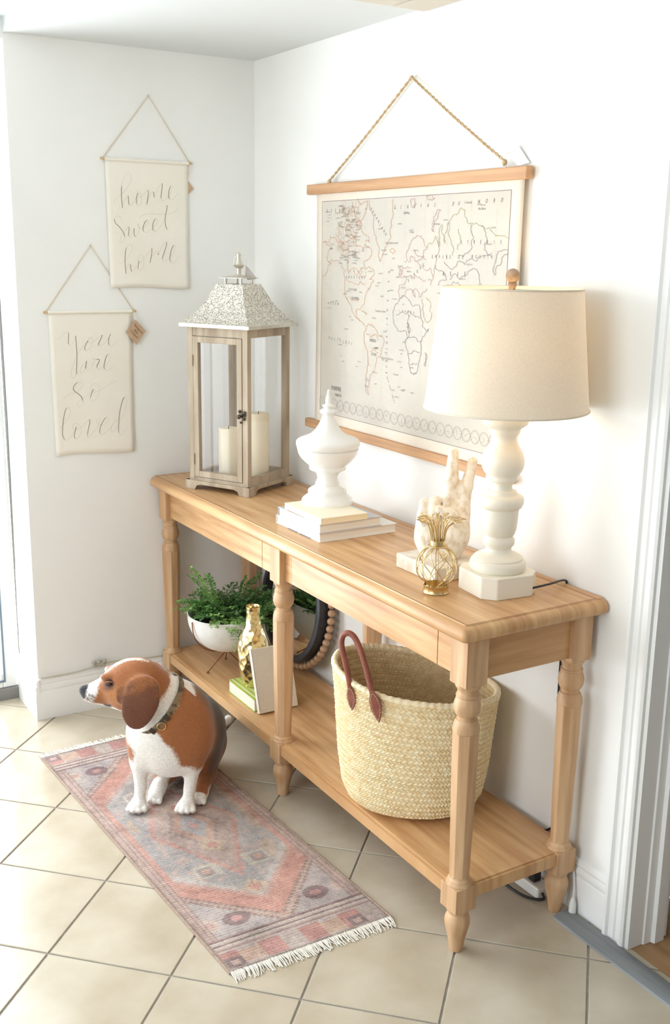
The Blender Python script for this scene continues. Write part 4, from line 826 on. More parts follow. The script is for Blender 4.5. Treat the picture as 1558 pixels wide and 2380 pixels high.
banner('upper cream cloth banner lettered home sweet home', DIG[0], -.5560, -.2600, 1.930, 1.510, (-.3977, 2.1372), (-.2620, 1.849), .0240, None, 0)
banner('lower cream cloth banner lettered You are so loved', DIG[1], -.7700, -.4800, 1.433, .9465, (-.6168, 1.6503), (-.4700, 1.361), .0365, [('Sweetgrass', .0115, .0125), ('Paper', -.0015, .0115), ('Company', -.0125, .0125)], 2)
# ---------------------------------------------------------------- planted bowl on a wire stand
SZ = .1816
BC = (.2987, -.27)
Pl = thing('potted_fern', 'green maidenhair fern in a white bowl on a copper wire stand', 'plant', (BC[0], BC[1], SZ))
bz0, bz1, br = .2545, .3890, .1385
pr1 = [(bz0+(bz1-bz0)*(1-math.cos(a))*1.0, br*math.sin(a)**.92 if a > 0 else .001) for a in [math.pi/2*k/16 for k in range(17)]]
pr1 = [(z, max(r, .001)) for z, r in pr1]+[(bz1+.004, br+.0015), (bz1+.006, br-.002), (bz1+.004, br-.006), (bz1-.012, br-.010), (bz1-.05, br-.022)]
obj('bowl', MB().lathe(pr1, BC, 56, cap=False), M_bowl, Pl, smooth=50)
obj('soil', MB().lathe([(bz1-.034, br-.014), (bz1-.028, br-.05), (bz1-.024, .002)], BC, 32, cap=False), M_soil, Pl, smooth=60)
st = MB(); feet = [(.3103, -.3515), (.2226, -.2389), (.363, -.219)]
for fx, fy in feet:
    d = Vector((fx-BC[0], fy-BC[1])); d.normalize()
    arc = []
    for k in range(15):
        a = math.pi/2*k/14; arc.append((BC[0]+d.x*(br+.003)*math.sin(a)**.92, BC[1]+d.y*(br+.003)*math.sin(a)**.92, bz0-.0025+(bz1-.02-bz0)*(1-math.cos(a))))
    st.tube(arc, .0022, 6); st.tube([(BC[0], BC[1], bz0-.003), (fx, fy, SZ+.004)], .0022, 6); st.sphere((fx, fy, SZ+.0042), .0042, 8, 6)
    # the clip over the rim
    st.tube([arc[-1], (BC[0]+d.x*(br+.004), BC[1]+d.y*(br+.004), bz1-.004)], .0022, 6)
obj('wire_stand', st, M_copper, Pl, smooth=60)
rr = random.Random(11)
def frond(root, dirv, length, rise, droop, mi, nleaf):
    """one stem with small fan shaped leaflets"""
    mb = MB(); pts = []; d = Vector((dirv[0], dirv[1], 0)); side = Vector((-d.y, d.x, 0))
    for k in range(15):
        t = k/14; h = rise*math.sin(min(t*1.25, 1.57))-droop*t*t*t
        pts.append(Vector(root)+d*length*t+Vector((0, 0, h))+side*.012*math.sin(3*t+mi))
    mb.tube(pts, [.0011*(1-.6*i/14) for i in range(15)], 4)
    def leaf(c, u, n, s):
        w = u.cross(n); w.normalize(); n = w.cross(u); L = []
        for a, r in ((0, 0), (-.9, .75), (-.5, 1.0), (0, 1.08), (.5, 1.0), (.9, .75)):
            L.append(c+(u*math.cos(a)+w*math.sin(a))*s*r+n*(.15*s*abs(a)))
        mb.add(L, [(0, 1, 2, 3), (0, 3, 4, 5)])
    for q in range(nleaf):
        t = .22+.78*q/(nleaf-1); i = min(int(t*14), 13); f = t*14-i; p = pts[i].lerp(pts[i+1], f); tg = (pts[i+1]-pts[i]).normalized()
        for sg in (-1, 1):
            ln = (.036*(1-t)**.7+.006)*rr.uniform(.7, 1.2); o = (tg*.55+side*sg+Vector((0, 0, rr.uniform(-.25, .35)))).normalized()
            nsub = 1 if ln < .012 else (2 if ln < .022 else 3)
            if nsub > 1: mb.tube([p, p+o*ln], .0005, 3)
            for s_ in range(nsub):
                c = p+o*ln*(s_+.6)/nsub; s2 = 1 if s_ % 2 else -1
                uu = (o+Vector((rr.uniform(-.7, .7), rr.uniform(-.7, .7), rr.uniform(-.5, .5)))).normalized()
                leaf(c, uu, Vector((rr.uniform(-.5, .5), rr.uniform(-.5, .5), 1)).normalized(), rr.uniform(.0062, .0098))
    return obj('frond', mb, M_leaf[mi], Pl)
specs = []
for k in range(64):
    a = 2.399963*k; rad = .015+.085*((k*.618) % 1); L = rr.uniform(.07, .15); specs.append((a, rad, L, rr.uniform(.05, .115), rr.uniform(.0, .05)))
for a, rad, L, rise, dp in specs:
    frond((BC[0]+rad*.8*math.cos(a), BC[1]+rad*.8*math.sin(a), bz1-.03), (math.cos(a+rr.uniform(-.4, .4)), math.sin(a)), L*(.55+rad*4.5), rise, dp, rr.choice((0, 0, 1, 1, 0, 1, 2)), 12)
e1v = Vector((.518, .855)); 
def img_dir(right, toward): return (right*.518+toward*.855, right*.855-toward*.518)
for right, toward, L, rise, dp, mi in ((-.75, .1, .10, .185, 0, 2), (-.7, .2, .11, .165, 0, 0), (-.25, .1, .05, .165, .0, 0), (.15, 0, .05, .155, 0, 1), (.45, -.1, .10, .16, 0, 1), (.9, .1, .17, .12, .0, 1), (1, .0, .19, .10, .02, 1), (1, .3, .17, .07, .03, 1), (-1, .2, .16, .06, .02, 0), (-1, 0, .15, .075, .02, 0), (.9, .6, .20, .045, .03, 0), (.5, .9, .15, .05, .03, 2), (.3, 1, .14, .045, .05, 2), (-.1, 1, .15, .04, .02, 2), (.25, .95, .165, .045, .10, 0), (-.45, .9, .14, .06, .02, 1), (.05, -1, .13, .10, .02, 1), (-.5, -.8, .13, .12, .0, 0), (.6, -.8, .14, .11, .0, 1), (-.85, -.3, .12, .15, .0, 2), (.7, .1, .12, .13, .0, 1), (.65, .5, .15, .09, .02, 1)):
    n = math.hypot(right, toward); d = img_dir(right/n, toward/n)
    frond((BC[0]+d[0]*.02, BC[1]+d[1]*.02, bz1-.03), d, L, rise+.02, dp, mi, 18)

# ---------------------------------------------------------------- books and gold vase on the shelf
gb = thing('book', 'green patterned book lying flat under the gold vase on the shelf', 'book', (.6, -.29, SZ))
obj('page_block', MB().box(.497, .684, -.3555, -.214, SZ+.003, .2230), mat('pale_cream_pages', (240, 236, 218), (230, 225, 205), rough=.8, scale=(3, 3, 800)), gb)
obj('cover', MB().box(.4946, (.6860), -.3575, -.210, SZ, SZ+.003).box(.4946, (.6860), -.3575, -.210, .2230, .2258).box(.4946, (.6860), -.213, -.210, SZ, .2258), mat('lime_cover', (158, 178, 70), (172, 190, 84), rough=.5, scale=(30, 30, 30)), gb, bevel=.0006)
mb = MB()
for k in range(7):
    y = -.352+k*.0185
    if k % 2 == 0:
        for q in range(23):
            x = .499+q*.0077; mb.add([(x, y+.001, .2260), (x+.0055, y+.004, .2260), (x+.002, y+.011, .2260), (x-.002, y+.006, .2260)], [(0, 1, 2, 3)])
    else: mb.box(.496, .684, y+.003, y+.0045, .2257, .2260).box(.496, .684, y+.009, y+.0102, .2257, .2260)
obj('cover_print', mb, mat('cream_motif', (236, 236, 200), rough=.6), gb)
VC = (.572, -.303)
vp = [(.2262, .0300), (.2290, .0330), (.245, .0385), (.265, .0425), (.293, .0482), (.329, .0515), (.364, .0508), (.385, .0465), (.40, .0420), (.42, .0345), (.446, .0262), (.463, .0238), (.48, .0232), (.500, .0236), (.5035, .0242)]
def vr(z):
    for (a, r0), (b, r1) in zip(vp, vp[1:]):
        if z <= b: t = (z-a)/(b-a); return r0+(r1-r0)*t
    return vp[-1][1]
vs = []; fs = []; nz, ns = 110, 96
dim = []
for row in range(15):
    z = .232+row*.0185
    for k in range(9): dim.append((z, 2*math.pi*(k+.5*(row % 2))/9+.13*math.sin(row*2.1+k)))
for j in range(nz+1):
    z = .2262+(.5035-.2262)*j/nz; R0 = vr(z)
    for k in range(ns):
        a = 2*math.pi*k/ns; best = 9
        if .2300 < z < .494:
            for (dz, da) in dim:
                if abs(dz-z) > .026: continue
                dd = ((a-da+math.pi) % (2*math.pi)-math.pi)*R0
                if abs(dd) < .03: best = min(best, math.hypot((z-dz)*.85, dd))
            r = R0-.0036*max(0, 1-(best/.0135)**2)+.0010
        else: r = R0
        vs.append((VC[0]+r*math.cos(a), VC[1]+r*math.sin(a), z))
for j in range(nz):
    for k in range(ns): fs.append((j*ns+k, j*ns+(k+1) % ns, (j+1)*ns+(k+1) % ns, (j+1)*ns+k))
n0 = len(vs)
for (z, r) in ((.5040, .0225), (.5020, .0210), (.46, .0205), (.40, .034)):
    for k in range(ns): a = 2*math.pi*k/ns; vs.append((VC[0]+r*math.cos(a), VC[1]+r*math.sin(a), z))
base_i = nz*ns
for q in range(4):
    s0 = base_i if q == 0 else n0+(q-1)*ns; s1 = n0+q*ns
    for k in range(ns): fs.append((s0+k, s0+(k+1) % ns, s1+(k+1) % ns, s1+k))
fs.append(tuple(range(ns))[::-1])
obj('vase', MB().add(vs, fs), M_gold, loc=(VC[0], VC[1], .2262), smooth=75, label='hammered gold bottle vase standing on the green book', cat='vase')
# cream book leaning back against the vase
bw, bh, bt = .1405, .2080, .019
tiltm = Matrix.Translation((.7185, -.3535, SZ+.0062))@Matrix.Rotation(math.radians(-17.5), 4, 'Y')
sb = thing('book', 'cream hardback book standing upright leaning against the gold vase', 'book', (.71, -.28, SZ))
M_lin = mat('cream_linen_cover', (226, 217, 198), (234, 226, 210), rough=.85, scale=(200, 200, 200), bump=.2, bscale=(500, 500, 500))
obj('cover', MB(tiltm).box(-.0022, 0, 0, bw, 0, bh).box(-bt, -bt+.0022, 0, bw, 0, bh).box(-bt, 0, 0, .0025, 0, bh), M_lin, sb, bevel=.0006)
obj('page_block', MB(tiltm).box(-bt+.0022, -.0022, .0025, bw-.003, .003, bh-.003), M_paper, sb)

# ---------------------------------------------------------------- round mirror with bead border
th = math.atan(.11); mc = Vector((.405, -.0405, .4215))
XM = Matrix.Translation(mc)@Matrix.Rotation(-th, 4, 'X')
Mi = thing('round_mirror', 'round black framed mirror with a wooden bead border leaning on the wall', 'mirror', (.405, -.06, SZ))
def ring_prof(prof, seg=72):
    mb = MB(XM); n = len(prof); vs = []; fs = []
    for k in range(seg):
        a = 2*math.pi*k/seg
        for r, y in prof: vs.append((r*math.cos(a), y, r*math.sin(a)))
    for k in range(seg):
        for i in range(n): fs.append((k*n+i, ((k+1) % seg)*n+i, ((k+1) % seg)*n+(i+1) % n, k*n+(i+1) % n))
    return mb.add(vs, fs)
obj('frame', ring_prof([(.183, -.018), (.187, -.036), (.200, -.038), (.209, -.034), (.211, -.018), (.209, .004), (.183, .004)]), mat('black_painted_frame', (38, 38, 42), (52, 52, 56), rough=.45, scale=(30, 30, 30)), Mi, smooth=35)
mb = MB(XM); n = 64; mb.add([(.1845*math.cos(2*math.pi*k/n), -.019, .1845*math.sin(2*math.pi*k/n)) for k in range(n)]+[(.1845*math.cos(2*math.pi*k/n), -.015, .1845*math.sin(2*math.pi*k/n)) for k in range(n)], [tuple(range(n)), tuple(range(n, 2*n))[::-1]]+[(k, n+k, n+(k+1) % n, (k+1) % n) for k in range(n)])
obj('mirror_glass', mb, M_mirror, Mi)
first = None
for k in range(51):
    a = 2*math.pi*k/51; c = XM@Vector((.2240*math.cos(a), .004, .2240*math.sin(a)))
    if first is None:
        first = obj('bead', MB().sphere((0, 0, 0), .0133, 14, 10), M_bead, None, smooth=180); first.parent = Mi; q = first
    else: q = first.copy(); COL.objects.link(q); q.parent = Mi
    q.location = c-OFF[Mi]

# ---------------------------------------------------------------- woven basket
d1 = Vector((.65, .76, 0)); d2 = Vector((.76, -.65, 0)); BT = Vector((1.383, -.224, 0)); BB = Vector((1.398, -.236, 0))
Bk = thing('straw_basket', 'large woven straw basket with brown leather handles on the lower shelf', 'basket', (1.39, -.23, SZ))
wp = [(0, .128), (.02, .150), (.06, .172), (.15, .188), (.35, .200), (.60, .208), (.85, .216), (1.0, .222)]
def wid(t):
    for (a, w0), (b, w1) in zip(wp, wp[1:]):
        if t <= b: f = (t-a)/(b-a); return w0+(w1-w0)*f
    return wp[-1][1]
def bsurf(th_, t, off=0.0):
    w = wid(t)+off; q = .87+(.760-.87)*t; c = BB.lerp(BT, t)
    h = .5335-.034*math.cos(th_)+.006*math.sin(2*th_+.6)+.010*math.sin(th_*3)*.4
    z0 = SZ+.004+.020*max(0, 1-t/.03)*0
    ee = 2.25; cx = abs(math.cos(th_))**(2/ee)*(1 if math.cos(th_) > 0 else -1); sx = abs(math.sin(th_))**(2/ee)*(1 if math.sin(th_) > 0 else -1)
    p = c+d1*w*cx+d2*w*q*sx; zt = t if t > .02 else t
    return Vector((p.x, p.y, z0+(h-z0)*zt))
NS = 96; ts = [0, .02, .04, .06, .1, .15, .22, .3, .4, .5, .6, .7, .8, .9, 1.0]
vs = []; fs = []
for t in ts:
    for k in range(NS): vs.append(bsurf(2*math.pi*k/NS, t))
for i in range(len(ts)-1):
    for k in range(NS): fs.append((i*NS+k, i*NS+(k+1) % NS, (i+1)*NS+(k+1) % NS, (i+1)*NS+k))
for t in ts[::-1]:
    for k in range(NS): p = bsurf(2*math.pi*k/NS, t, -.006); vs.append((p.x, p.y, p.z+(.006 if t < .03 else 0)))
m_ = len(ts)
for i in range(m_-1):
    for k in range(NS): a = (m_+i)*NS; fs.append((a+k, a+(k+1) % NS, a+NS+(k+1) % NS, a+NS+k))
fs.append(tuple(range(NS))[::-1]); fs.append(tuple(range((2*m_-1)*NS, 2*m_*NS)))
obj('basket_wall', MB().add(vs, fs), M_straw, Bk, smooth=60)
def weave(name, off, sgn, m, rows, per, lift):
    mb = MB(); gap = .9; dt = 1/rows; dth = 2*math.pi/per
    for r in range(rows):
        for k in range(per):
            th_ = (k+.5*((r//2) % 2))*dth+random.uniform(-.05, .05)*dth; t = (r+.5)*dt
            sl = (1 if r % 2 else -1)*.62
            ca = []
            for (u, v) in ((-.80, -.28), (-.42, -.60), (.80, .28), (.42, .60)):
                uu = u if r % 2 else -u
                ca.append(bsurf(th_+uu*dth*.95, min(max(t+v*dt*.98, 0), 1), off))
            tp = [bsurf(th_+uu*dth*.55*(1 if r % 2 else -1), min(max(t+v*dt*.55, 0), 1), off+sgn*lift*random.uniform(.7, 1.3)) for uu, v in ((-.45, -.30), (.45, .30))]
            L = ca+tp; fl = [(0, 1, 5, 4)[::1], (1, 2, 5), (2, 3, 4, 5), (3, 0, 4)]
            fl = [(0, 1, 4), (1, 2, 5, 4), (2, 3, 5), (3, 0, 4, 5)]
            mb.add(L, fl)
    return obj(name, mb, m, Bk, kind='stuff', smooth=20)
weave('straw_braid', .0005, 1, M_straw, 46, 118, .0050)
weave('inner_braid', -.0065, -1, M_straw_in, 46, 118, .0048)
rim = []; rad = []
for k in range(360):
    th_ = 2*math.pi*k/360; p = bsurf(th_, 1.0, -.002); rim.append(p); rad.append(.0086+.0009*math.sin(th_*76)+.0004*math.sin(th_*31))
obj('rim_coil', MB().tube(rim, rad, 10, closed=True), M_straw, Bk, smooth=60)
def bfr(e, b, z): return Vector((1.39, -.222, 0))+Vector((.518, .8554, 0))*e+Vector((.8554, -.518, 0))*b+Vector((0, 0, z))
hd = [bfr(*p) for p in ((-.1815, .094, .515), (-.186, .098, .552), (-.1925, .10, .590), (-.202, .098, .630), (-.2085, .096, .660), (-.205, .096, .682), (-.192, .10, .6915), (-.177, .106, .684), (-.163, .116, .660), (-.149, .130, .622), (-.137, .140, .580), (-.128, .146, .545), (-.1225, .150, .520))]
hd = catmull(hd, 5)
handle = obj('handle', MB().tube(hd, [.0078*(.75+.25*min(1, min(i, len(hd)-1-i)/8)) for i in range(len(hd))], 12), M_leather, Bk, smooth=60)
def patch(c0, c1, w, nrm):
    """leaf shaped leather patch stitched on the basket"""
    c0 = Vector(c0); c1 = Vector(c1); ax = (c1-c0); L = ax.length; ax.normalize(); nrm = Vector(nrm); nrm = (nrm-ax*nrm.dot(ax)).normalized(); sd = ax.cross(nrm)
    outl = [(-.05, .28), (.10, .62), (.30, .98), (.52, 1.0), (.75, .68), (.90, .32), (1.0, .0)]
    pts = [(u, v) for u, v in outl]+[(u, -v) for u, v in outl[-2::-1]]
    vs = [c0+ax*L*u+sd*w*v-nrm*.004*abs(v) for u, v in pts]; top = [p+nrm*.004 for p in vs]; n = len(vs)
    mb = MB().add(vs+top, [tuple(range(n))[::-1], tuple(range(n, 2*n))]+[(i, (i+1) % n, n+(i+1) % n, n+i) for i in range(n)])
    o = obj('leather_patch', mb, M_leather, Bk, bevel=.001)
    s_ = MB(); m2 = len(pts)
    for i in range(m2):
        for f in (0.1, .55):
            a = Vector(pts[i]).lerp(Vector(pts[(i+1) % m2]), f); b = Vector(pts[i]).lerp(Vector(pts[(i+1) % m2]), f+.28)
            q = []
            for u, v in (a, b): u = .5+(u-.5)*.82; v *= .74; q.append(c0+ax*L*u+sd*w*v+nrm*(.0046-.004*abs(v)))
            s_.tube(q, .0006, 4)
    obj('stitching', s_, M_stitch, o)
patch(bfr(-.185, .105, .545), bfr(-.1770, .110, .482), .0125, (.55, -.83, .0))
patch(bfr(-.1285, .1525, .552), bfr(-.1085, .163, .473), .0150, (.70, -.70, .0))

# ---------------------------------------------------------------- runner rug
def rug_xy(s_, t):
    A, B, C_, D = Vector((.3125, -.9545)), Vector((1.6000, -.8870)), Vector((1.6080, -.4400)), Vector((.2960, -.4980))
    return A.lerp(B, s_).lerp(D.lerp(C_, s_), t)
NSX, NT = 440, 150; LR, WR = 1.30, .45
ss, tt = np.meshgrid(np.linspace(0, 1, NSX+1), np.linspace(0, 1, NT+1), indexing='ij')
noise_lo = rng.normal(size=(24, 10)); noise_mid = rng.normal(size=(110, 40))
def samp(g, u, v):
    a, b = u*(g.shape[0]-1.001), v*(g.shape[1]-1.001); i, j = a.astype(int), b.astype(int); f, h = a-i, b-j
    return g[i, j]*(1-f)*(1-h)+g[i+1, j]*f*(1-h)+g[i, j+1]*(1-f)*h+g[i+1, j+1]*f*h
q = .0105; X_ = np.round((ss*LR)/q)*q; Y_ = np.round(((tt-.5)*WR)/q)*q
e = np.minimum(X_, LR-X_); a_ = np.abs(Y_)/(WR/2)
es = np.minimum(ss*LR, (1-ss)*LR); as_ = np.abs(tt-.5)*2
g3 = lambda c: np.array(lin(c)[:3])
col = np.tile(g3((190, 178, 176)), (NSX+1, NT+1, 1))
def put(m, c, k=1.0): col[m] = col[m]*(1-k)+g3(c)*k
put(np.ones_like(e, bool), (186, 176, 178))
m1 = e-(.165+.235*a_)                                   # distance inside the long hexagon
body = (es > .125)
side = as_ > .86
put(body & (m1 > -.055) & (m1 <= -.045), (150, 112, 104)); put(body & (m1 > -.030) & (m1 <= -.020), (140, 104, 98))
put(body & (m1 > -.045) & (m1 <= -.030), (196, 168, 158))
put(body & (m1 > -.020) & (m1 <= .075), (204, 136, 120)); put(body & (m1 > .055) & (m1 <= .075), (202, 160, 150))
inn_ = body & (m1 > .075) & (a_ < .76)
put(inn_, (170, 170, 174)); put(inn_ & (samp(noise_mid, ss, tt) > .55), (186, 164, 160)); put(inn_ & (samp(noise_lo, tt, ss) > .8), (196, 176, 160))
put(inn_ & (m1 > .075) & (m1 < .10), (196, 192, 190))
put(body & (m1 > 0) & (a_ >= .76) & (a_ < .86), (206, 150, 138))
dm = np.abs(X_-LR/2)/.30+a_/.60
put(inn_ & (dm < 1), (190, 166, 160)); put(inn_ & (dm < 1) & (dm > .90), (206, 148, 138))
put(inn_ & (dm < .55), (196, 158, 140)); put(inn_ & (dm < .55) & (dm > .47), (150, 128, 130)); put(inn_ & (dm < .28), (170, 172, 182)); put(inn_ & (dm < .10), (206, 150, 140))
for sx in (LR/2-.235, LR/2+.235):
    for sy in (-.075, .075):
        r_ = np.maximum(np.abs(X_-sx), np.abs(Y_-sy)*1.0); put(inn_ & (r_ < .034), (200, 196, 184)); put(inn_ & (r_ < .022), (160, 150, 152)); put(inn_ & (r_ < .011), (212, 168, 150))
for sx in (LR/2-.12, LR/2+.12, LR/2-.36, LR/2+.36):
    r_ = np.abs(X_-sx)+np.abs(Y_)*1.0; put(inn_ & (r_ < .040), (206, 184, 160)); put(inn_ & (r_ < .022), (204, 142, 130))
for sy, sg in ((-.11, 1), (.12, 1)):
    for sx in (.185, LR-.185):
        r_ = np.hypot(ss*LR-sx, ((tt-.5)*WR-sy)*.8); put((r_ < .029), (118, 82, 92)); put((r_ < .0125), (206, 146, 146))
        r_ = np.hypot(ss*LR-sx-.0, ((tt-.5)*WR-sy*1.0-.075*np.sign(sy))*.9); put((r_ < .026), (212, 192, 184)); put((r_ < .014), (206, 164, 152))
put(side & (es > .125), (196, 166, 158)); put((as_ > .90) & (as_ < .915), (146, 116, 110)); put((as_ > .85) & (as_ < .865) & (es > .125), (150, 118, 112))
for lo_, hi_, c in ((.118, .126, (128, 84, 92)), (.104, .118, (216, 204, 194)), (.098, .104, (122, 80, 90)), (.086, .098, (214, 200, 190)), (.080, .086, (150, 96, 100))): put((es > lo_) & (es <= hi_), c)
bd = es <= .080; put(bd, (200, 184, 178))
kk = np.floor((tt*WR+.004)/.0565).astype(int); fr_ = ((tt*WR+.004)/.0565) % 1
put(bd & (kk % 2 == 0) & (es > .010) & (es < .072), (198, 130, 124)); put(bd & (kk % 4 == 1) & (es > .015) & (es < .065), (214, 178, 156))
put(bd & ((kk == 0) | (kk == 6)) & (es > .010) & (es < .050) & (fr_ > .2), (116, 84, 92)); put(bd & ((kk == 0) | (kk == 6)) & (es > .020) & (es < .038) & (fr_ > .42) & (fr_ < .8), (206, 170, 162))
put(es < .006, (104, 84, 80)); put(as_ > .972, (150, 126, 112))
wear = samp(noise_lo, ss, tt)*.10+samp(noise_mid, ss, tt)*.055+rng.normal(size=ss.shape)*.05
stripe = np.repeat(rng.normal(size=(NSX+1, 1)), NT+1, 1)*.05
col = col*(1+wear+stripe)[..., None]; g_ = g3((206, 198, 192)); col = np.clip((col*.62+g_*.38*(1+wear*1.8)[..., None])*np.array((.80, .765, .735)), .02, .95)
P = [rug_xy(s_, t) for s_ in np.linspace(0, 1, NSX+1) for t in np.linspace(0, 1, NT+1)]
zz = .0058+.0007*np.sin(ss*LR*2*math.pi/.0098)+.0006*np.sin(tt*WR*2*math.pi/.0075)+.0004*rng.normal(size=ss.shape)+.0016*np.sin(ss*7)*np.sin(tt*4)*.5
zz = zz.ravel(); V = [(P[i].x, P[i].y, zz[i]) for i in range(len(P))]; w_ = NT+1
F_ = [(i*w_+j, (i+1)*w_+j, (i+1)*w_+j+1, i*w_+j+1) for i in range(NSX) for j in range(NT)]
M_rug = vcol_mat('woven_rug', rough=.95, bump=.25, weave=(240, 500, 200), spec=.1, vary=.10)
Rg = thing('runner_rug', 'faded pink and grey patterned runner rug on the tiled floor', 'rug', (.95, -.70, 0))
obj('pile', (V, F_), M_rug, Rg, smooth=180, cols=col.reshape(-1, 3))
edge = [rug_xy(s_, 0) for s_ in np.linspace(0, 1, 60)]; edge2 = [rug_xy(s_, 1) for s_ in np.linspace(0, 1, 60)]
for E_ in (edge, edge2): obj('selvedge', MB().tube([(p.x, p.y, .0036) for p in E_], .0034, 6), mat('rug_binding', (150, 126, 112), (176, 152, 138), rough=.95, scale=(200, 200, 200)), Rg, smooth=60)
M_fr = mat('cream_fringe', (232, 226, 214), (218, 210, 196), rough=.95, scale=(100, 100, 100))
for s0, sg in ((0, -1), (1, 1)):
    mb = MB()
    for k in range(150):
        t = (k+.5)/150; p = rug_xy(s0, t); L = random.uniform(.024, .040); dx = sg*L; dy = random.uniform(-.010, .010)
        mb.tube(catmull([(p.x-sg*.004, p.y, .0052), (p.x+dx*.35, p.y+dy*.2, .0048), (p.x+dx*.75, p.y+dy*.7, .0026), (p.x+dx, p.y+dy, .0018)], 2), [.0014, .0015, .0016, .0015, .0014, .0013, .0010], 4)
    obj('fringe', mb, M_fr, Rg, kind='stuff', smooth=60)

# ---------------------------------------------------------------- cables
pw_ = thing('power_strip', 'white power strip lying on the floor behind the right table leg', 'power strip', (1.67, -.045, 0))
obj('housing', MB().box(1.575, 1.738, -.066, -.022, .0005, .034), M_white_pl, pw_, bevel=.005)
for k in range(3): obj('socket', MB().box(1.592+k*.045, 1.620+k*.045, -.056, -.030, .0339, .0346), mat('socket_grey', (170, 168, 164), rough=.5), pw_)
obj('plug', MB().box(1.686, 1.712, -.056, -.032, .0342, .062), M_black, pw_, bevel=.004)
tag_b = obj('cable', MB().tube(catmull([(1.738, -.05, .018), (1.750, -.058, .010), (1.72, -.080, .0042), (1.66, -.092, .004), (1.55, -.085, .004), (1.40, -.10, .004), (1.2, -.06, .004)], 6), .0036, 8), M_black, smooth=60, loc=(1.6, -.08, 0), label='black cable lying on the floor under the right end of the table', cat='cable')
wc = thing('charger_cable', 'white cable with a plug hanging at the baseboard beside the back leg', 'cable', (1.826, -.03, 0))
obj('cord', MB().tube(catmull([(1.805, -.020, .150), (1.815, -.021, .11), (1.822, -.024, .075), (1.826, -.028, .050)], 5), .0022, 6), M_white_pl, wc, smooth=60)
obj('plug', MB().lathe([(.003, .006), (.006, .0095), (.034, .0085), (.046, .0045), (.05, .003)], (1.8265, -.0285), 14), M_white_pl, wc, smooth=50)
ac = thing('antenna_cable', 'thin grey cable running along the top of the left baseboard', 'cable', (.01, -.6, .15))
obj('cord', MB().tube(catmull([(.010, -.862, .1565), (.010, -.80, .1555), (.010, -.74, .1555), (.010, -.69, .160), (.011, -.65, .166), (.011, -.60, .1700), (.011, -.54, .166), (.010, -.48, .1600), (.010, -.43, .1565), (.0085, -.20, .1560), (.0085, -.05, .1560)], 6), .0032, 6), mat('beige_cable', (196, 190, 172), rough=.6), ac, smooth=60)
sp_ = MB().box(.006, .020, -.672, -.626, .1610, .1790)
for k in range(3): sp_.sphere((.016, -.668+k*.019, .1800), .0082, 10, 8)
obj('connector', sp_, mat('grey_connector', (190, 184, 170), (160, 154, 140), rough=.6, scale=(90, 90, 90)), ac, bevel=.003)
# ---------------------------------------------------------------- beagle
DO = np.array((.824, -.735, .0082)); A1 = np.array((.518, .8554, 0)); A2 = np.array((.8554, -.518, 0)); A3 = np.array((0, 0, 1.0))
d = SDF((-.262, -.350, -.004), (.235, .130, .505), .0042)
e3 = lambda a, b, c: (a, b, c)
def rotab(deg, deg2):
    R_ = Matrix.Rotation(math.radians(-deg), 3, 'Y')@Matrix.Rotation(math.radians(deg2), 3, 'X')
    R_ = Matrix.Rotation(math.radians(deg2), 3, 'X')@Matrix(rotb(deg)); return [list(r) for r in R_]
def rotb(deg):   # rotation about the b axis, columns = ellipsoid axes
    t = math.radians(deg); return [[math.cos(t), 0, math.sin(t)], [0, 1, 0], [-math.sin(t), 0, math.cos(t)]]
# trunk
d.adde((.012, -.060, .232), (.104, .088, .108), 0)
d.adde((.020, -.030, .165), (.082, .062, .070), .05)
d.addc((.020, -.075, .240), (.060, -.170, .185), .100, .103, .06)
d.addc((.052, -.170, .180), (.066, -.245, .110), .100, .094, .06)
d.adde((.070, -.262, .090), (.086, .075, .084), .04)
# shoulders
d.adde((.085, -.055, .225), (.046, .062, .080), .045); d.adde((-.058, -.050, .215), (.040, .056, .072), .045)
# neck
d.addc((.030, -.085, .290), (-.030, -.030, .378), .086, .062, .05); d.addc((.0, -.040, .285), (-.045, -.008, .360), .078, .050, .05)
# head: profile to the left, turned a touch to the viewer
d.adde((-.068, -.004, .414), (.076, .060, .064), .02)
d.adde((-.110, -.002, .404), (.055, .050, .050), .03)
d.adde((-.092, .022, .374), (.052, .036, .046), .03); d.adde((-.092, -.028, .374), (.052, .036, .046), .03)
d.addc((-.140, .000, .388), (-.206, .002, .3735), .0430, .0240, .02)
d.adde((-.192, .014, .3660), (.030, .0165, .0190), .012); d.adde((-.192, -.010, .3660), (.030, .0165, .0190), .012)
d.addc((-.110, .0, .352), (-.188, .002, .3530), .034, .0140, .014)
d.adde((-.147, .030, .4330), (.020, .012, .0100), .012); d.adde((-.147, -.030, .4330), (.020, .012, .0100), .012)   # brows
d.adde((-.2195, .003, .3790), (.0170, .0165, .0160), .005)          # nose
d.cute((-.138, .0475, .4200), (.0125, .0090, .0085), .006); d.cute((-.138, -.0475, .4200), (.0125, .0090, .0085), .006)   # eye sockets
d.cutc((-.200, .030, .3560), (-.150, .052, .3440), .0022, .0030, .006)  # mouth line
d.cute((-.2345, .0125, .3790), (.0050, .0036, .0032), .002); d.cute((-.2345, -.0065, .3790), (.0050, .0036, .0032), .002)
# ears: broad soft flaps
d.adde((-.051, .0660, .3600), (.0490, .0090, .0700), .010, rotab(14, 7)); d.adde((-.035, .0570, .4150), (.0420, .0130, .0340), .022, rotb(0))
d.adde((-.020, .0620, .3800), (.0280, .0100, .0500), .010, rotb(8))
d.adde((-.055, -.0700, .3640), (.0480, .0090, .0680), .006, rotb(12)); d.adde((-.040, -.0600, .4150), (.0400, .0140, .0320), .012)
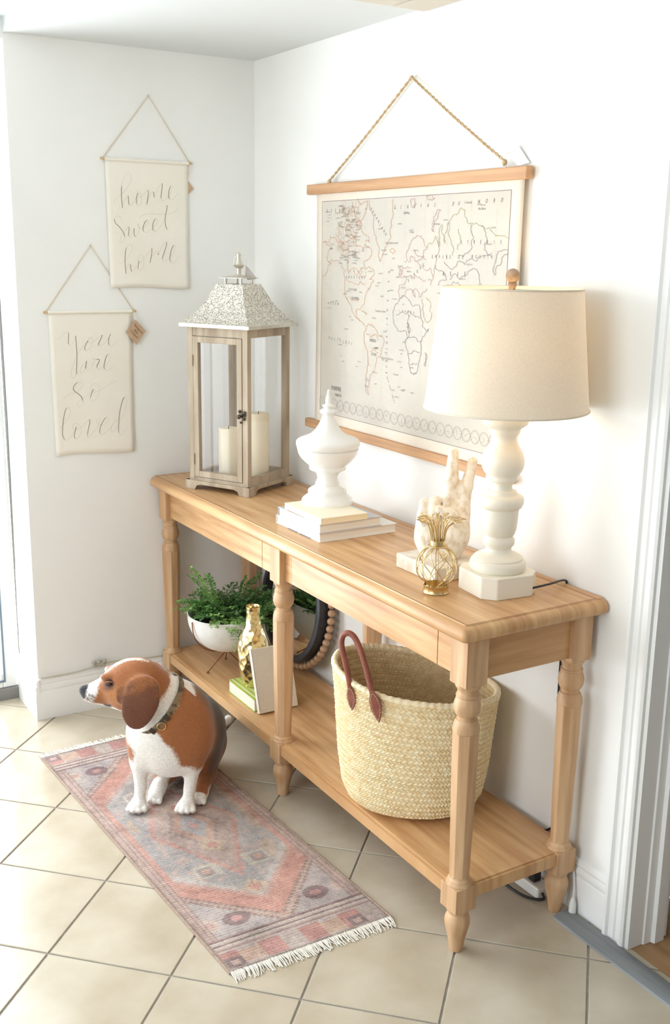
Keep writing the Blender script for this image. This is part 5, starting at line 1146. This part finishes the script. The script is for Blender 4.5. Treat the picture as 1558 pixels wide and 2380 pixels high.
# front legs
for s_, a0, ae, aw, ap in ((1, .088, .0880, .0790, .0700), (-1, -.060, -.0690, -.0680, -.0745)):
    d.addc((a0, -.040, .215), (ae, -.022, .142), .048 if s_ > 0 else .041, .0290, .035)
    d.addc((ae, -.022, .142), (aw, -.010, .062), .0270, .0168, .012)
    d.addc((aw, -.010, .062), ((aw+ap)/2, -.002, .028), .0168, .0175, .008)
    d.adde((ap, .008, .0180), (.0250, .0310, .0190), .010)
    for k, t in enumerate((-.0195, -.0068, .0068, .0195)): d.addc((ap+t*.9, .012, .0190), (ap+t*1.18, .039-abs(t)*.5, .0125), .0100, .0098, .0018)
    for t in (-.0135, 0, .0135): d.cutc((ap+t, .056, .020), (ap+t*.9, .024, .0345), .0022, .0016, .003)
# hind legs tucked beside
d.adde((.100, -.175, .085), (.050, .092, .078), .03, None); d.adde((.0, -.185, .080), (.052, .090, .072), .03)
d.addc((.112, -.150, .040), (.104, -.070, .024), .032, .0240, .02); d.adde((.104, -.050, .020), (.024, .034, .019), .015)
d.addc((-.015, -.160, .040), (-.026, -.085, .028), .030, .0240, .02); d.adde((-.030, -.058, .020), (.025, .034, .019), .015)
for ap in (.104, -.030):
    for t in (-.013, 0, .013): d.addc((ap+t, -.045, .016), (ap+t*1.1, -.022, .010), .0095, .0085, .003)
# tail
d.addc((.110, -.290, .090), (.150, -.318, .128), .024, .016, .02); d.addc((.150, -.318, .128), (.166, -.318, .150), .016, .011, .01)
d.D = np.maximum(d.D, -(d.P[..., 2]-.0005))
V, F_ = d.mesh(); F_ = [f[::-1] for f in F_] if False else F_
a, b, c = V[:, 0], V[:, 1], V[:, 2]
nz = (np.sin(a*95+b*40)+np.sin(b*110+c*70+1)+np.sin(c*120-a*60+2))/3*.007+rng.normal(size=len(V))*.0022
Cc = np.tile(g3((158, 100, 60)), (len(V), 1))
def paint(m, cc_, soft=.008, k=1.0):
    """m = signed field, painted where positive, with a soft noisy border"""
    w = np.clip((m+nz)/soft+.5, 0, 1)[:, None]*k; Cc[:] = Cc*(1-w)+g3(cc_)*w
TAN, DK, WH, EAR = (156, 98, 58), (74, 61, 54), (236, 232, 226), (112, 70, 50)
trunk = np.where(c < .36, 1.0, -1.0)
paint(np.minimum.reduce([.345-c, -.085-b+(c-.1)*.10, c-.045]), (108, 74, 52), .05)
paint(np.minimum.reduce([.385-c, -.118-b+.10*(a-.05), c-.085, a-.0]), DK, .035)
paint(np.minimum.reduce([.40-c, c-.33, -.075-b]), (112, 86, 66), .03)
paint(np.minimum.reduce([.110-c, -.16-b]), (134, 90, 60), .03)
# white chest and belly
bound = np.interp(c, [.0, .10, .13, .16, .20, .24, .27, .30, .34], [.09, .078, .066, .058, .046, .020, -.010, -.030, -.05])
paint(np.minimum.reduce([bound-a, a-np.interp(c, [0, .15, .19, .23, .3], [-.075, -.075, -.083, -.105, -.13]), b+.085, .335-c]), WH, .012)
paint(np.minimum.reduce([.120-c, b+.095, .070-a]), WH, .02)
# legs
legR = (a > .045) & (b > -.035); legL = (a < -.035) & (b > -.035) & (a > -.125)
paint(np.where(legR, .142-c+.25*(.085-a), -1), WH, .012); paint(np.where(legL, .165-c+.35*(a+.07), -1), WH, .012)
paint(np.minimum(.030-c, b+.095), WH, .010)
paint(np.where((a > .155) & (b < -.30), c-.136, -1), WH, .01)
# neck ring of white
nk = np.array((-.62, .30, .72)); nk /= np.linalg.norm(nk); tpos = (V-np.array((.004, -.035, .335)))@nk; rad = np.linalg.norm(V-np.array((.004, -.035, .335))-tpos[:, None]*nk, axis=1)
neck = (rad < .125) & (c > .27) & (b < .075)
paint(np.where(neck, np.minimum(.040-tpos, tpos+.006), -1), WH, .010)
paint(np.where((b < -.045) & (a > .02) & (c > .31), np.minimum(.033-np.abs(tpos+.016), 1), -1), WH, .012)
# head
hd_ = (a < .03) & (c > .30) & (tpos > .032)
mz = np.where(hd_, -.184-a+.30*(c-.37), -1); paint(mz, WH, .010)
paint(np.where(hd_ & (a < -.095), np.interp(a, [-.25, -.19, -.15, -.095], [.351, .350, .343, .330])-c, -1), WH, .010)
paint(np.where(hd_ & (a < -.03), np.interp(a, [-.24, -.19, -.165, -.10, -.03], [.03, .022, .011, .0075, .003])-np.abs(b-.0), -1), (236, 222, 206), .008)
paint(np.where(hd_, np.minimum.reduce([-.060-a, a+.150, .030-np.abs(c-.385), b-.02]), -1), (196, 138, 92), .03, .5)
eyed = .0185-np.hypot(a+.138, (c-.420)*1.25); paint(np.where(hd_ & (np.abs(b) > .02), eyed, -1), (74, 58, 56), .010, .8)
paint(np.where(hd_ & (np.abs(b) > .02), np.minimum(.011-np.hypot((a+.150), (c-.410)), .02), -1), (110, 78, 64), .008, .7)
ear = ((b > .0585) | (b < -.0585)) & (a > -.115) & (a < .035) & (c > .285)
paint(np.where(ear, np.minimum((np.abs(b)-.0520)*2, (.420-c)*.35+(a+.09)*.0), -1), EAR, .014)
paint(np.where(ear, np.minimum(.37-c, np.abs(b)-.0600), -1), (100, 60, 44), .03, .6)
paint(np.where(hd_, np.minimum(-.2085-a+.25*(c-.380), c-.3605), -1)+nz*-.6, (48, 46, 50), .004)
for (pa, pb, pc) in rng.normal(size=(26, 3))*np.array((.010, .0, .009))+np.array((-.200, .0, .366)):
    paint(np.where(hd_ & (a < -.18) & (b > .004), .0018-np.hypot(a-pa, c-pc), -1), (120, 108, 102), .003, .7)
ml = .0042-np.hypot(np.maximum(np.abs(a+.150)-.007, 0), (c-.3435)); paint(np.where(hd_ & (b > .015), ml, -1), (54, 44, 44), .003)
paint(np.where(hd_ & (a > -.205) & (a < -.15) & (b > .0), .0022-np.abs(c-(.3560-.0120*(a+.200)/.05*.9)), -1), (128, 104, 94), .003, .7)
# toes
paint(np.where((c < .014) & (b > .035), .045-np.abs(b-.075), -1), (176, 158, 146), .004, .5)
Wd = DO+V[:, :1]*A1+V[:, 1:2]*A2+V[:, 2:3]*A3
M_fur = vcol_mat('beagle_coat', rough=.75, bump=.55, weave=(160, 160, 260), spec=.2, sheen=.25, bdist=.0022, vary=.12)
Dg = thing('beagle', 'tan white and black beagle sitting on the rug with head turned left', 'dog', tuple(DO))
F_ = [f[::-1] for f in F_]
obj('body', (Wd, F_), M_fur, Dg, smooth=180, cols=Cc)
def dw(a_, b_, c_): return Vector(DO+a_*A1+b_*A2+c_*A3)
ey = MB()
for sg in (1, -1):
    m = MB().sphere(dw(-.1380, sg*.0405, .4195), .0088, 14, 10)
    obj('eye', m, mat('dark_eye', (58, 44, 46), rough=.08), Dg, smooth=180)
    up_ = MB(); lowr = MB()
    up_.tube([dw(-.1380+.0115*math.cos(t), sg*(.0480-.0020*abs(math.cos(t))), .4195+.0068*math.sin(t)) for t in [math.pi*k/8-.15 for k in range(9)]], [.0010, .0017, .0021, .0023, .0023, .0023, .0021, .0017, .0010], 6)
    lowr.tube([dw(-.1380+.0115*math.cos(t), sg*(.0480-.0020*abs(math.cos(t))), .4195+.0062*math.sin(t)) for t in [-math.pi*k/8+.15 for k in range(9)]], [.0008, .0012, .0014, .0015, .0015, .0015, .0014, .0012, .0008], 6)
    obj('eyelid', up_, mat('tan_eyelid', (150, 96, 64), rough=.7), Dg, smooth=60); obj('eyelid', lowr, mat('dark_eyelid', (84, 62, 56), rough=.7), Dg, smooth=60)
# collar hugging the neck
cc0 = np.array((.004, -.035, .332)); nrm = np.array((-.66, .30, .69)); nrm /= np.linalg.norm(nrm)
u1 = np.cross(nrm, (0, 1, 0)); u1 /= np.linalg.norm(u1); u2 = np.cross(nrm, u1)
rad_ = []
for k in range(72):
    t = 2*math.pi*k/72; dr_ = u1*math.cos(t)+u2*math.sin(t); r = .14
    while r > .03:
        v_ = d.sample(cc0+dr_*r)
        if v_ < .0005: break
        r -= .0015
    rad_.append(min(r, .108))
rad_ = [sum(rad_[(k+j) % 72] for j in range(-3, 4))/7 for k in range(72)]
vs = []; fs = []
for k in range(72):
    t = 2*math.pi*k/72; dr_ = u1*math.cos(t)+u2*math.sin(t)
    for h_, o_ in ((-.0085, .0015), (-.0095, .0045), (.0095, .0045), (.0085, .0015)): vs.append(dw(*(cc0+dr_*(rad_[k]+o_)+nrm*h_)))
for k in range(72):
    j = (k+1) % 72
    for i in range(4): fs.append((k*4+i, k*4+(i+1) % 4, j*4+(i+1) % 4, j*4+i))
coll = obj('collar', MB().add(vs, fs), mat('camouflage_webbing', (134, 116, 88), (86, 76, 62), rough=.8, scale=(60, 60, 60), bump=.2, bscale=(500, 500, 500), lo=.45, hi=.55), Dg, smooth=40)
def cpt(t, off=.006, h_=0): return dw(*(cc0+(u1*math.cos(t)+u2*math.sin(t))*(rad_[int(round(t/(2*math.pi)*72)) % 72]+off)+nrm*h_))
best = min(range(72), key=lambda k: (Vector(cpt(2*math.pi*k/72))-dw(.006, .120, .305)).length); tb = 2*math.pi*best/72
ctr = cpt(tb, .0055); tx = (Vector(cpt(tb+.09, .0055))-ctr).normalized(); nn = Vector(A1*0+nrm[0]*A1+nrm[1]*A2+nrm[2]*A3); ou = tx.cross(nn).normalized()
if ou.dot(ctr-dw(*cc0)) < 0: ou = -ou
rg = MB().tube([ctr+ou*.003+tx*.012*math.cos(q_)-nn*(.006-.013*math.sin(q_)) for q_ in [2*math.pi*k/24 for k in range(24)]], .0016, 6, closed=True)
obj('ring', rg, M_brass, coll, smooth=60)
bx_ = MB(); c2 = cpt((tb+.30) % (2*math.pi), .0045); c3 = cpt((tb-.30) % (2*math.pi), .0045)
for cc_ in (c2, c3):
    p_ = []
    for w_x in (-1, 1):
        for w_n in (-1, 1):
            for w_o in (0, 1): p_.append(cc_+tx*w_x*.0065+nn*w_n*.0112+ou*(w_o*.004))
    bx_.add(p_, [(0, 1, 3, 2), (4, 6, 7, 5), (0, 4, 5, 1), (2, 3, 7, 6), (0, 2, 6, 4), (1, 5, 7, 3)])
obj('buckle', bx_, mat('dark_bronze_buckle', (74, 66, 56), rough=.4, metal=.4), coll, bevel=.001)
